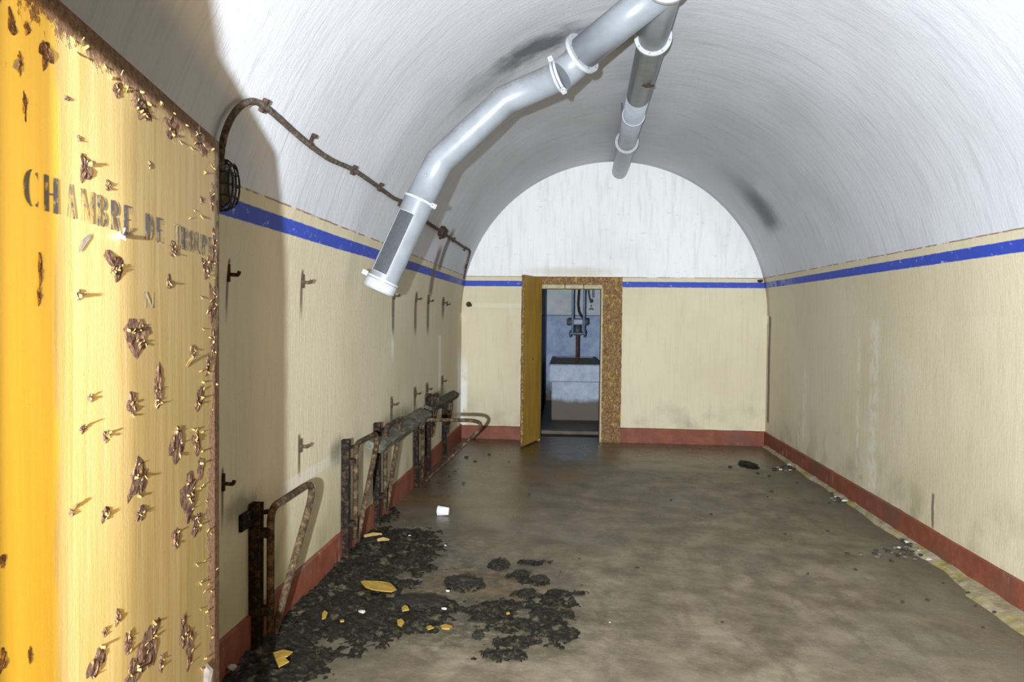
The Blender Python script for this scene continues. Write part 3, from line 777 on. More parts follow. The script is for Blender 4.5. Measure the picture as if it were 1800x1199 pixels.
# open leaf
pe = at_y(919, 640, 9.93); ph = at_y(949, 640, D-.035)
dv = V((pe.x-ph.x, pe.y-ph.y, 0)); Lf = dv.length; dv.normalize(); nv = V((dv.y, -dv.x, 0)); nv = nv if nv.x > 0 else -nv
ztop = at_y(921, 483.5, 9.93).z; zbot = floor_z(pe.x, pe.y)+.012
mb = MB(); rotm = Matrix((dv, nv, V((0, 0, 1)))).transposed()
mb.box(V((ph.x, ph.y, (ztop+zbot)/2))+dv*Lf/2, (Lf, .035, ztop-zbot), rotm, .004)
leaf2 = mb.build('door_leaf', M_leaf2, d2)
# rusted free edge (standing face towards us)
mb = MB(); pts = [V((pe.x, pe.y, zbot+(ztop-zbot)*i/30))+dv*.008+nv*.006*mnoise.noise(V((i*.9, 2, 0))) for i in range(31)]
mb.tube(pts, [.020+.007*mnoise.noise(V((i*1.7, 0, 4))) for i in range(31)], 8); mb.build('rusted_edge', M_fr2, d2)
for z in (.45, 1.6):
    MB().lathe(V((ph.x, ph.y-.01, z-.06)), (0, 0, 1), [(0, 0), (.02, 0), (.02, .12), (0, .12)], 12, smooth=True).build('hinge', M_fr2, d2)
MB().lathe(V((ph.x, ph.y, 1.05))+dv*.36+nv*.017, nv, [(0, .012), (.014, .012), (.016, 0), (0, 0)], 12).build('rivet', M_rust, d2)
# ================================================================== WASHROOM THINGS
M_stone = (lambda: None)
def stone_mat():
    t = NT('blue_grey_stone'); P = t.obj(); x, y, z = t.sep(P); n = t.noise(P, 7, 6, .7)
    col = t.ramp(n, [(.3, (.32, .38, .50)), (.55, (.47, .54, .67)), (.75, (.60, .66, .76))])
    zz = t.math('ADD', z, t.mul(t.math('SUBTRACT', t.noise(P, 3, 4), .5), .2))
    col = t.mix(t.step(zz, .34, .24), col, (.15, .125, .105)); t.bump(n, .5, .012); return t.out(col, .75)
M_stone = stone_mat()
YT0, YT1 = 12.2, 14.7
a0 = at_y(964.5, 656, YT0); a1 = at_y(1058.5, 656, YT0)
ztt = at_y(1010, 641, YT0).z; ztb = at_y(1010, 672, YT0).z
tr = empty('washing_trough', ((a0.x+a1.x)/2, YT0, WZ)); tag(tr, 'blue-grey stone washing trough on a block base, seen through the doorway', 'trough')
xm = (a0.x+a1.x)/2; wt = a1.x-a0.x
tw = .075
mb = MB()
mb.box((xm, YT0+tw/2, (ztt+ztb)/2), (wt, tw, ztt-ztb), bev=.018)
mb.box((xm, YT1-tw/2, (ztt+ztb)/2), (wt, tw, ztt-ztb), bev=.018)
for sx in (-1, 1): mb.box((xm+sx*(wt/2-tw/2), (YT0+YT1)/2, (ztt+ztb)/2), (tw-.002, YT1-YT0-.02, ztt-ztb-.004), bev=.015)
mb.box((xm, (YT0+YT1)/2, ztb+.035), (wt-.06, YT1-YT0-.06, .06))
mb.build('basin', M_stone, tr)
MB().box((xm+.004, (YT0+.05+YT1)/2, (WZ+ztb)/2+.0), (wt*.90, YT1-YT0-.1, ztb-WZ+.002), bev=.012).build('pedestal', M_stone, tr)
M_slat = simple('blackened_wood_slat', (.10, .095, .075), .6, var=.5, sc=25, bump=.4)
for i in range(9):
    y = YT0+.22+i*.26
    MB().box((xm, y, ztt-.028), (wt-2*tw+.004, .12, .03), Matrix.Rotation(random.uniform(-.02, .02), 3, 'Z'), .004).build('slat', M_slat, tr)
# pump hanging above the trough
M_bpipe = simple('blue_grey_painted_pipe', (.26, .34, .47), .4, var=.25, sc=14, bump=.1)
M_iron = simple('dark_grey_cast_iron', (.09, .105, .13), .45, var=.4, sc=30, bump=.2)
M_wire = simple('black_cable_rubber', (.016, .015, .014), .5, var=.3)
YP = 13.2
pl = at_y(1006.5, 560, YP); pr = at_y(1026.5, 560, YP); pc = at_y(1015.5, 560, YP)
pu = empty('hand_pump', (pc.x, YP, ztt)); tag(pu, 'blue-grey iron pump hung on two pipes above the washing trough', 'pump')
zp1 = at_y(1007, 588, YP).z; ppr = .019
for p in (pl, pr):
    q = MB().tube([(p.x, YP, zp1), (p.x, YP, 3.2)], ppr, 12).build('supply_pipe', M_bpipe, pu)
z1 = at_y(1015, 561, YP).z; z2 = at_y(1015, 571, YP).z
mb = MB().box((pc.x, YP+.055, (z1+z2)/2), (.19, .05, z1-z2), bev=.012); cl = mb.build('clamp_bar', M_bpipe, pu)
for sx in (-1, 1):
    MB().lathe((pc.x+sx*.125, YP+.055, (z1+z2)/2), (sx, 0, 0), [(0, -.05), (.052, -.05), (.056, -.03), (.056, .03), (.045, .042), (0, .042)], 14, smooth=True).build('union_nut', M_iron, pu)
z3 = at_y(1015, 583, YP).z; z4 = at_y(1015, 590, YP).z
MB().lathe((pc.x, YP+.05, z4), (0, 0, 1), [(0, 0), (.05, 0), (.05, (z2-z4)), (0, z2-z4)], 18, smooth=True).build('pump_barrel', M_iron, pu)
fl = MB().box((pc.x, YP+.04, (z3+z4)/2), (.27, .12, .045), bev=.012).build('flange', M_iron, pu)
for sx in (-1, 1):
    MB().lathe((pc.x+sx*.11, YP+.01, z4-.03), (0, 0, 1), [(0, 0), (.016, 0), (.016, .11), (0, .11)], 6).build('bolt', M_iron, fl)
M_rpipe = rust_mat('rusty_drop_pipe', (.05, .026, .022), (.12, .055, .04), (.2, .10, .06), 18)
MB().tube([(pc.x, YP+.05, z4+.01), (pc.x, YP+.05, ztt-.01)], .026, 12).build('drop_pipe', M_rpipe, pu)
cp = [at_y(px, py, YP+.12) for px, py in ((1017, 470), (1017, 512), (1015.5, 535), (1017, 548), (1021, 556), (1026, 560))]
MB().tube(fillet(cp, .15, 4), .012, 8).build('cable', M_wire, pu)
# small tap and bracket on the end wall
ft = empty('wall_tap', at_y(1040, 528, YW-.02)); tag(ft, 'small dark tap on a bent pipe high on the washroom wall', 'tap')
cp = [at_y(px, py, YW-.05) for px, py in ((1034, 485), (1035, 515), (1037, 526), (1040, 530))]
MB().tube(fillet(cp, .06, 4), .018, 8).build('bent_pipe', M_iron, ft)
MB().tube([at_y(1043, 485, YW-.04), at_y(1043, 523, YW-.04)], .022, 10).build('straight_pipe', M_bpipe, ft)
MB().blob(at_y(1040, 529, YW-.05), (.035, .03, .04), 2, .15).build('tap_body', M_iron, ft)
sd = empty('wall_bracket', at_y(1039, 543, YW)); tag(sd, 'little dark triangular bracket below the tap on the washroom wall', 'bracket')
tri = [at_y(*q, YW-.03) for q in ((1034, 545), (1045, 545), (1041, 540.5), (1038, 540.5))]
MB().prism(tri, (0, .03, 0)).build('plate', M_iron, sd)
MB().lathe(at_y(1039.3, 537.5, YW), (0, -1, 0), [(0, .03), (.014, .03), (.018, 0), (0, 0)], 10).build('stud', M_iron, sd)
# ================================================================== VENTILATION DUCT
def duct_mat(name, k):
    t = NT(name); P = t.obj(); n = t.noise(P, 9, 5); n2 = t.noise(P, 60, 4, .7); nn = t.sep(t.n('ShaderNodeNewGeometry').outputs['Normal'])
    col = t.mix(t.step(n, .35, .7), (.285*k, .315*k, .35*k), (.24*k, .265*k, .295*k))
    dust = t.mul(t.step(nn[2], .15, .55), t.step(t.math('ADD', n2, t.mul(n, .3)), .50, .72))
    col = t.mix(t.mul(dust, .8), col, (.16, .15, .15)); t.bump(n2, .12, .003)
    return t.out(col, .38, spec=.45)
M_duct = duct_mat('grey_duct_dimmed_for_flash', .74); M_main = duct_mat('grey_duct_lifted_for_flash', 1.2)  # flash falloff put into the grey: branch copy darker, main copy lighter
M_flg = simple('white_painted_flange', (.38, .40, .42), .45, var=.12, sc=30, bump=.1)
M_bolt = simple('zinc_bolt', (.30, .31, .32), .4, .4, var=.3, sc=60)
M_hookdark = rust_mat('dark_tear_rust', (.02, .013, .01), (.05, .03, .02), (.12, .07, .04), 60)
AR = .0935; AZ = 3.355
if AZ+AR > ZC+R-.015: AZ = ZC+R-.015-AR
def main_at(px, py):
    d = ray(px, py); return C0+d*((AZ-EYE)/d.z)
m_end = at_y(1089, 298, D+.02); m_end.z = AZ
m_130 = main_at(1129, 132); m_top = main_at(1163, 5)
dirA = V((m_end.x-m_top.x, m_end.y-m_top.y, 0)).normalized()
def A_at(y): return V((m_top.x+dirA.x/dirA.y*(y-m_top.y), y, AZ))
print('DUCT', m_end, m_130, m_top, AZ, ZC+R)
vd = empty('ventilation_duct', A_at(4.6)); tag(vd, 'pale grey round ventilation duct with bent branch and grille, hung under the vault', 'duct')
MB().tube([A_at(2.2), A_at(7.0)], AR+.001, 28, caps=True).build('main_pipe', M_main, vd)
MB().tube([A_at(7.0), A_at(D+.05)], AR, 28, caps=True).build('main_pipe', M_main, vd)
def flange(o, ax, r_in, r_out, th, nb=8, ph=0.2):
    ax = V(ax).normalized(); o = V(o)
    f_ = MB().lathe(o-ax*th/2, ax, [(r_in-.003, 0), (r_out, 0), (r_out, th), (r_in-.003, th)], 36, closed=True).build('flange', M_flg, vd)
    a = ax.orthogonal().normalized(); b = ax.cross(a)
    for i in range(nb):
        t_ = ph+2*math.pi*i/nb; e = a*math.cos(t_)+b*math.sin(t_)
        MB().lathe(o+e*(r_in+r_out)/2-ax*(th/2+.006), ax, [(0, 0), (.006, 0), (.006, th+.012), (0, th+.012)], 6).build('bolt', M_bolt, f_)
def y_of_bottom(py, px, zz):
    d = ray(px, py); return (C0+d*((zz-EYE)/d.z)).y
FR = .120
for px, py in ((1142, 99), (1095, 270.5)): flange(A_at(y_of_bottom(py, px, AZ-FR)), dirA, AR, FR, .022)
yj = y_of_bottom(6, 1176, AZ-FR-.01); flange(A_at(yj), dirA, AR, FR+.012, .03)
# strap hanger with its rod
yb = y_of_bottom(223, 1107, AZ-AR-.008); o_ = A_at(yb)
hg = MB().lathe(o_-dirA*.012, dirA, [(AR-.001, 0), (AR+.009, 0), (AR+.009, .024), (AR-.001, .024)], 32, closed=True).build('hanger_band', M_flg, vd)
MB().tube([o_+V((-AR-.012, 0, 0)), o_+V((-AR-.012, 0, .11))], .006, 8).build('hanger_rod', M_iron, hg)
# torn tape on the main pipe
p_ = A_at(6.35)+V((.03, 0, -AR)); MB().blob(p_, (.05, .012, .012), 2, .5).build('rust_tear', M_hookdark, vd)
# branch
BR = .086
BB = [None]
B_fl = at_y(1026, 92, 5.05); B_c1 = at_y(985, 133, 5.06); B_1 = at_y(887, 176, 5.16); B_2 = at_y(772, 284, 5.12); B_cl = at_y(737, 353, 5.08); B_end = at_y(667.5, 505, 5.04)
J = A_at(yj+.10)
jd = (B_fl-J).normalized()
MB().tube([J, B_fl+jd*.01], .098, 28).build('branch_pipe', M_duct, vd)
B_fl2 = B_fl+jd*.012
flange(B_fl2, jd, .098, .128, .022)
B_k = at_y(1010, 113, 5.09)
MB().tube([B_fl2, B_k, B_c1], BR+.004, 28).build('elbow', M_duct, vd)
MB().tube([B_c1, B_1, B_2, B_cl], BR, 28).build('branch_pipe', M_duct, vd)
def clamp(o, ax, r_, lug, th=.014):
    ax = V(ax).normalized(); o = V(o)
    c_ = MB().lathe(o-ax*th/2, ax, [(r_-.003, 0), (r_+.007, 0), (r_+.007, th), (r_-.003, th)], 32, closed=True).build('clamp_ring', M_flg, vd)
    e = (V(lug)-ax*V(lug).dot(ax)).normalized(); s_ = ax.cross(e)
    rm = Matrix((e, s_, ax)).transposed()
    MB().box(o+e*(r_+.022), (.034, .012, .03), rm, .003).box(o+e*(r_+.026)+s_*.016, (.03, .008, .024), rm).build('clamp_lug', M_flg, c_)
    MB().tube([o+e*(r_+.028)-s_*.018, o+e*(r_+.028)+s_*.03], .005, 8).build('clamp_bolt', M_bolt, c_)
clamp(B_c1, B_1-B_c1, BR+.004, (0, -.3, -1)); clamp(B_c1+(B_1-B_c1).normalized()*.022, B_1-B_c1, BR+.002, (0, -.2, 1))
axd = (B_end-B_cl).normalized()
clamp(B_cl, axd, BR+.006, (1, -.4, 0))
DRd = BR+.005
df = MB().tube([B_cl, B_end], DRd, 32, caps=False).build('diffuser', M_duct, vd)
toc = (C0-(B_cl+B_end)/2); toc = (toc-axd*toc.dot(axd)).normalized(); lf = axd.cross(toc); lf = lf if lf.x < 0 else -lf
Ld = (B_end-B_cl).length
def dpt(h, a, r_): return B_cl+axd*h+(toc*math.cos(a)+lf*math.sin(a))*r_
A0, A1 = math.radians(-4), math.radians(64); h0, h1 = Ld*.17, Ld*.86
# dark sheet on the pipe painted as the shade inside, then the woven wires and the frame
M_shade = simple('painted_duct_shade', (.03, .033, .038), .8, var=.2)
mb = MB(); nn_ = 10
for i in range(nn_+1):
    a = A0+(A1-A0)*i/nn_
    mb.v += [dpt(h0, a, DRd+.0006), dpt(h1, a, DRd+.0006)]
for i in range(nn_): mb.f.append((2*i, 2*i+2, 2*i+3, 2*i+1)); mb.sm.append(True)
mb.build('grille_shade_patch', M_shade, df)
M_mesh = simple('grey_wire_mesh', (.12, .13, .145), .4, .3, var=.2, sc=50)
mb = MB(); nw = 20; nl = 100
for i in range(nw+1):
    a = A0+(A1-A0)*i/nw; mb.tube([dpt(h0, a, DRd+.0016), dpt(h1, a, DRd+.0016)], .00085, 3, caps=False)
for j in range(nl+1):
    h = h0+(h1-h0)*j/nl; mb.tube([dpt(h, A0+(A1-A0)*i/5, DRd+.0022) for i in range(6)], .00085, 3, caps=False)
tag(mb.build('wire_mesh', M_mesh, df), kind='stuff')
mb = MB()
loop = [dpt(h0, A0+(A1-A0)*i/8, DRd+.002) for i in range(9)]+[dpt(h1, A1-(A1-A0)*i/8, DRd+.002) for i in range(9)]
mb.tube(loop+[loop[0]], .0022, 6, caps=False); mb.build('grille_frame', M_flg, df)
cap = MB().lathe(B_end-axd*.03, axd, [(DRd+.001, -.004), (DRd+.006, -.004), (DRd+.006, .045), (DRd-.004, .055), (0, .06)], 32, smooth=False).build('end_cap', M_flg, vd)
clamp(B_end-axd*.045, axd, DRd+.001, lf, .012)
MB().lathe(dpt(-.14, .35, BR+.001), (toc*math.cos(.35)+lf*math.sin(.35)), [(0, .004), (.008, .003), (.008, 0)], 10).build('rivet', M_bolt, vd)
# ================================================================== CABLE, LAMP
M_cable = rust_mat('dusty_dark_cable', (.03, .024, .02), (.10, .08, .06), (.22, .19, .15), 45)
path = [(388, 300), (389, 268), (396, 232), (410, 202), (428, 183), (445, 178), (462, 185), (490, 208), (520, 235), (548, 258), (580, 280), (618, 297), (650, 318), (690, 347), (707, 356), (752, 391), (778, 408), (800, 424), (818, 436), (826, 441), (823, 456), (818, 476), (815.5, 490)]
cpts = [shell(px, py, .03 if i < 5 else .016) for i, (px, py) in enumerate(path)]
sm = []
for i in range(len(cpts)-1):                       # Catmull-Rom through the points
    p0 = cpts[max(0, i-1)]; p1 = cpts[i]; p2 = cpts[i+1]; p3 = cpts[min(len(cpts)-1, i+2)]
    for k_ in range(5):
        t_ = k_/5
        q = .5*((2*p1)+(-p0+p2)*t_+(2*p0-5*p1+4*p2-p3)*t_*t_+(-p0+3*p1-3*p2+p3)*t_**3)
        rr = V((q.x-XC, 0, q.z-ZC))
        if q.z > ZC and rr.length > R-.012: q = V((XC, q.y, ZC))+rr.normalized()*(R-.012)
        sm.append(q)
sm.append(cpts[-1])
ec = empty('electric_cable', cpts[0]); tag(ec, 'dusty dark cable looping from the wall lamp along the left side of the vault', 'cable')
cable_r = [.0125 if i < 85 else .011 for i in range(len(sm))]
MB().tube(sm, [max(.010, .0125*(1+.12*mnoise.noise(V((i*.7, 0, 0))))) for i in range(len(sm))], 9).build('cable', M_cable, ec)
M_clip = rust_mat('rusty_cable_clip', (.018, .012, .011), (.045, .026, .021), (.10, .055, .04), 60)
def clip(px, py, s=1.0):
    p = shell(px, py, .012); c = V((XC, p.y, ZC)); n_ = (c-p).normalized() if p.z > ZC else V((1, 0, 0))
    tt = V((0, 1, 0)); up = n_.cross(tt); up = up if up.z > 0 else -up
    rm = Matrix((tt, up, n_)).transposed(); mb = MB()
    s *= .6; mb.box(p+n_*.004, (.022*s, .085*s, .014), rm, .003)
    mb.box(p+n_*.010+up*.03*s, (.034*s, .03*s, .022), rm, .003).box(p+n_*.008-up*.032*s, (.04*s, .024*s, .02), rm, .003)
    mb.build('cable_clip', M_clip, ec)
for px, py in ((460, 184), (546, 244), (619, 298), (666, 328), (702, 356), (796, 421), (816, 437), (818, 468)): clip(px, py)
pj = shell(778, 408, .03); nj = (V((XC, pj.y, ZC))-pj).normalized(); tj = V((0, 1, 0)); uj = nj.cross(tj); uj = uj if uj.z > 0 else -uj
jb = MB().blob(pj, (.045, .085, .055), 2, .5, rot=Matrix((nj, tj, uj)).transposed()).build('junction_box', M_clip, ec)
MB().tube([pj-uj*.03-tj*.06+nj*.02, pj-uj*.07-tj*.07+nj*.01], .012, 8).build('cable_stub', M_clip, ec)
# caged bulkhead lamp, half hidden behind the door edge
ly = 2.99; lz_ = at_x(402, 327, XL+.10).z
dx = (R-math.sqrt(R*R-max(0, lz_-ZC)**2)) if lz_ > ZC else 0
lx = XL+dx
lp = empty('bulkhead_lamp', (lx, ly, lz_)); tag(lp, 'black caged bulkhead lamp on the left wall behind the open door', 'lamp')
def oval(h, ry, rz, n=24): return [V((lx+h*.75, ly+.82*ry*math.cos(2*math.pi*i/n), lz_+.88*rz*math.sin(2*math.pi*i/n))) for i in range(n+1)]
M_black = simple('black_lamp_iron', (.03, .027, .024), .55, var=.4, sc=40, bump=.2)
def loft(mb, rings):
    m0 = len(mb.v); n = len(rings[0])-1
    for r_ in rings: mb.v += r_[:-1]
    for k_ in range(len(rings)-1):
        for i in range(n): mb.f.append((m0+k_*n+i, m0+k_*n+(i+1) % n, m0+(k_+1)*n+(i+1) % n, m0+(k_+1)*n+i)); mb.sm.append(True)
    mb.f.append(tuple(m0+i for i in range(n))[::-1]); mb.sm.append(False)
    mb.f.append(tuple(m0+(len(rings)-1)*n+i for i in range(n))); mb.sm.append(True)
    return mb
loft(MB(), [oval(-.01, .085, .105), oval(.03, .085, .105), oval(.036, .078, .098)]).build('lamp_base', M_black, lp)
tg = NT('dusty_glass'); M_glass = tg.out((.20, .19, .15), .25, spec=.5); tg.b.inputs['Transmission Weight'].default_value = .5
loft(MB(), [oval(.034, .066, .085), oval(.06, .064, .083), oval(.085, .052, .070), oval(.098, .03, .045)]).build('lamp_glass', M_glass, lp)
mb = MB()
mb.tube(oval(.055, .084, .104), .0035, 6, caps=False); mb.tube(oval(.10, .062, .085), .0035, 6, caps=False)
for (cy, cz) in ((1, 0), (0, 1)):
    for sgn in (-.45, 0, .45):
        pts = []
        for k_ in range(13):
            a = math.pi*k_/12
            c_, s_ = math.cos(a), math.sin(a); f_ = math.sqrt(1-sgn*sgn)
            if cy: pts.append(V((lx+.026+.058*s_**.6, ly+.069*c_*f_, lz_+.092*sgn)))
            else: pts.append(V((lx+.026+.058*s_**.6, ly+.069*sgn, lz_+.092*c_*f_)))
        mb.tube(pts, .003, 6, caps=False)
mb.build('cage', M_black, lp)
MB().tube([V((lx+.02, ly, lz_+.10)), V((lx+.025, ly-.01, lz_+.15)), cpts[0]], .012, 8).build('cable_gland', M_black, lp)
# ================================================================== HOOKS on the left wall
M_hook = rust_mat('blackened_hook_iron', (.022, .017, .013), (.055, .036, .024), (.12, .075, .045), 60)
HL = ['near upper coat hook in the shadow beside the open door', 'upper coat hook nearest the edge of the door shadow', 'upper coat hook just below the capped end of the duct grille',
      'upper coat hook first to the right of the duct end', 'upper coat hook second to the right of the duct end', 'upper coat hook with a stub beside it near the far corner', 'small bent stub beside the farthest upper coat hook',
      'near lower coat hook in the door shadow above the first bed bracket', 'lower coat hook above the pale scraped strip on the wall', 'lower coat hook above the middle of the long grey board',
      'lower coat hook above the far end of the long grey board', 'lower coat hook between the two wall boards', 'lower coat hook above the short far board']
for i, p in enumerate(hook_pt):
    xw = p.x
    h = empty('coat_hook', (xw, p.y, p.z)); tag(h, HL[i], 'hook', 'iron coat hooks on the left wall')
    s_ = 1.0 if i != 6 else .8
    MB().box((xw+.005, p.y, p.z+.005), (.010, .016*s_, .07*s_), bev=.003).build('back_plate', M_hook, h)
    MB().tube(fillet([(xw, p.y, p.z), (xw+.040*s_, p.y+.006, p.z-.003), (xw+.044*s_, p.y+.008, p.z+.012)], .008, 4), .0075, 8).build('peg', M_hook, h)
# bolt and stub on the back wall, fitting in the far right corner
p = shell(824, 535); b_ = empty('wall_bolt', p); tag(b_, 'dark iron bolt end on the back wall left of the doorway', 'bolt')
MB().lathe(p, (0, -1, 0), [(0, .06), (.018, .06), (.022, .04), (.030, .03), (.034, 0), (0, 0)], 10).build('bolt_head', M_hook, b_)
MB().box(p+V((.02, -.02, -.01)), (.04, .03, .03), bev=.005).build('lug', M_hook, b_)
p = shell(1336, 494.5); b_ = empty('pipe_stub', p); tag(b_, 'dark cut pipe stub on the blue stripe in the far right corner', 'pipe')
MB().tube([p+V((-.035, -.03, 0)), p+V((.025, -.035, .008))], .016, 10).build('stub', M_hook, b_)
MB().box(p+V((.0, -.01, 0)), (.03, .03, .035), bev=.004).build('clip', M_hook, b_)
# ================================================================== BED BRACKETS
M_tube = rust_mat('rusty_bracket_tube', (.016, .011, .007), (.058, .038, .022), (.17, .12, .07), 30)
M_post = rust_mat('black_rusted_post', (.005, .004, .0035), (.012, .009, .007), (.07, .04, .022), 34)
def bracket(px, label, ang, ztop, zbot, arm=.55, post=True, off=.075, kind=0, pw=.05, hz=0.0):
    y = shell(px, 700).y; x = XL; fz = floor_z(XL, y)
    b = empty('bed_bracket', (x, y, fz)); tag(b, label, 'bracket', 'folding bed brackets along the left wall')
    if post:
        mb = MB(); zt_ = ztop+.03
        poly = [(0, -pw/2), (.045, -pw/2), (.045, -pw/2+.008), (.008, -pw/2+.008), (.008, pw/2-.008), (.045, pw/2-.008), (.045, pw/2), (0, pw/2)]
        mb.prism([V((x+.004+a, y+c, fz+.0)) for a, c in poly], (0, 0, zt_-fz)); mb.build('wall_post', M_post, b)
    pv = V((x+off, y+.035, 0)); dr = V((math.sin(ang), math.cos(ang), 0))
    el = pv+dr*arm
    zt_ = ztop
    pts = [pv+V((0, 0, zbot+.02)), pv+V((0, 0, zt_)), el+V((0, 0, zt_+hz)), pv+dr*.035+V((0, 0, zbot))]
    MB().tube(fillet(pts, .075, 7), .0165, 12).build('tube_frame', M_tube, b)
    for zz in (zt_-.10, zbot+.12):
        MB().box((x+.045, y+.018, zz), (.075, .055, .035), bev=.006).build('hinge_lug', M_post, b)
    MB().tube([(x+.0, y+.0, zt_-.02), pv+V((0, .0, zt_-.02))+dr*.05], .011, 8).build('stay', M_post, b)
    if kind == 1:   # wall plate beside the post
        MB().box((x+.006, y-.06, zt_-.03), (.02, .13, .07), bev=.004).build('wall_plate', M_post, b)
    return b
def zof(px, py): return shell(px, py).z
bracket(440, 'bed bracket nearest the open door, half in its shadow', math.radians(3), zof(445, 893)+.0, zof(452, 1120)+.02, .57, kind=1, hz=.02)
bracket(601, 'second bed bracket from the open door, just before the long board', math.radians(2), .80, .21, .55, hz=.0)
bracket(657, 'bed bracket carrying the near end of the long board', math.radians(1), .795, .20, .52)
bracket(727, 'tubular bed bracket swung out from the wall under the far end of the long board', math.radians(90), zof(727, 738), .13, .585)
bracket(748, 'bed bracket folded flat to the wall just past the long board', math.radians(2), .80, .42, .40, off=.05)
bracket(777, 'last bed bracket under the short far board near the corner', math.radians(2), zof(777, 708), .30, .36, off=.05)
# boards resting on the brackets
def board_mat(name, a, b, c):
    t = NT(name); P = t.obj(); n = t.noise(t.scale(P, (6, 1, 6)), 5, 6, .7); n2 = t.noise(P, 12, 4, .7)
    t.bump(t.math('ADD', n, n2), .7, .008)
    return t.out(t.ramp(t.math('ADD', t.mul(n, .6), t.mul(n2, .4)), [(.36, a), (.5, b), (.64, c)]), .8)
M_board = board_mat('mouldy_grey_board', (.025, .025, .018), (.10, .10, .07), (.23, .235, .20))
M_board2 = board_mat('blackened_board', (.018, .017, .012), (.055, .052, .036), (.13, .12, .08))
def board(pxa, pya, pxb, pyb, wd, th, label, m, tilt):
    a = shell(pxa, pya); b = shell(pxb, pyb)
    o = MB(); n = 26
    ex = V((math.cos(tilt), 0, -math.sin(tilt))); ez = V((math.sin(tilt), 0, math.cos(tilt)))
    for i in range(n+1):
        t_ = i/n; c = a.lerp(b, t_); c.x = XL+.012
        w_ = wd*(1+.10*mnoise.noise(V((t_*9, 3, 1)))); h_ = th*(1+.3*mnoise.noise(V((t_*11, 7, 1))))
        if i in (0, n): w_ *= .8
        o.v += [c, c+ex*w_, c+ex*w_-ez*h_, c-ez*h_]
    for i in range(n):
        for j in range(4): o.f.append((i*4+j, i*4+(j+1) % 4, (i+1)*4+(j+1) % 4, (i+1)*4+j)); o.sm.append(False)
    o.f += [(3, 2, 1, 0), tuple(n*4+j for j in range(4))]; o.sm += [False]*2
    return tag(o.build('wall_board', m, origin=(XL, (a.y+b.y)/2, a.z)), label, 'board', 'mouldy boards on the left wall')
board(640, 772, 737, 716, .13, .05, 'long mouldy grey board lying on the brackets along the left wall', M_board, .42)
board(745, 711, 795, 686, .09, .05, 'short blackened board on the left wall near the far corner', M_board2, .45)
# ================================================================== FLOOR LITTER
M_cup = simple('white_plastic', (.80, .81, .88), .35, var=.03, bump=0)
p = on_floor(779, 906); z = floor_z(p.x, p.y); axc = V((1, -.15, 0)).normalized()
cup = MB(); r0, r1, Lc = .027, .036, .082
o_ = V((p.x-.038, p.y, z+.034))
cup.lathe(o_, axc, [(0, Lc), (r0, Lc), (r1, 0), (r1+.002, .002), (r1-.002, .002), (r0-.002, Lc-.003), (0, Lc-.003)], 24, smooth=True)
tag(cup.build('plastic_cup', M_cup, origin=(p.x, p.y, z)), 'small white plastic cup lying on its side on the wet floor', 'cup')
# mud and rotten litter by the left wall
def mud_mat():
    t = NT('black_green_mud'); P = t.obj(); n = t.noise(P, 36, 8, .75); n2 = t.noise(P, 9, 6, .7)
    col = t.ramp(n, [(.40, (.003, .0032, .002)), (.53, (.013, .012, .007)), (.68, (.075, .063, .036))])
    col = t.mix(t.mul(t.step(n2, .54, .66), .75), col, (.115, .092, .052)); t.bump(n, .45, .012); return t.out(col, .6, spec=.3)
M_mud = mud_mat()
ELL = [(690, 965, 85, 38), (640, 1010, 110, 45), (560, 1090, 100, 60), (500, 1150, 80, 70), (640, 1060, 90, 40), (740, 1065, 70, 22), (740, 1095, 60, 20), (620, 1120, 70, 28),
       (870, 1075, 45, 22), (915, 1100, 70, 14), (965, 1085, 45, 30), (985, 1110, 28, 26), (930, 1130, 60, 12), (880, 1155, 45, 10), (955, 1045, 60, 8), (900, 1095, 40, 10), (818, 1028, 30, 14), (878, 995, 18, 8), (940, 990, 40, 5), (915, 1012, 22, 7), (945, 1022, 26, 7),
       (440, 1175, 75, 60), (400, 1200, 50, 50), (470, 1120, 50, 50), (650, 905, 50, 16), (590, 985, 50, 30), (705, 945, 50, 16), (450, 1140, 60, 60), (740, 960, 30, 10), (780, 800, 30, 8), (760, 815, 22, 6)]
cells = {}
gx, gy = .012, .014
def mud_w(px, py):
    s_ = 0
    for (cx, cy, a, b) in ELL:
        dd_ = ((px-cx)/a)**2+((py-cy)/b)**2
        if dd_ < 2.2: s_ = max(s_, 1-dd_*.5)
    return s_
def proj(p):
    c = ROT.transposed() @ (p-C0); return CX+F*c.x/-c.z, CY-F*c.y/-c.z
mb = MB(); nxm = int((.45-XL)/gx); nym = int((6.6-2.7)/gy); hid = {}
hh = {}
for i in range(nxm+1):
    for j in range(nym+1):
        x = XL+.015+gx*i; y = 2.7+gy*j; z = floor_z(x, y)
        w_ = mud_w(*proj(V((x, y, z))))
        if w_ <= 0: h = -1
        else:
            nz_ = .6*mnoise.noise(V((x*5, y*4, 0)))+.6*mnoise.noise(V((x*13, y*9, 3)))+.55*mnoise.noise(V((x*32, y*22, 6)))+.4*mnoise.noise(V((x*65, y*50, 8)))
            h = w_*1.08-.54+nz_*.9
        hh[(i, j)] = h
        if h > -.2: hid[(i, j)] = len(mb.v); mb.v.append(V((x, y, z+min(.03, h*.030)+.001+(.004*mnoise.noise(V((x*70, y*70, 1))) if h > 0 else 0))))
for i in range(nxm):
    for j in range(nym):
        q = [(i, j), (i+1, j), (i+1, j+1), (i, j+1)]
        if all(a in hid for a in q) and max(hh[a] for a in q) > 0: mb.f.append(tuple(hid[a] for a in q)); mb.sm.append(True)
tag(mb.build('mud_litter', M_mud), 'black-green mud and rotten litter spread over the floor by the left wall', 'mud', kind='stuff')
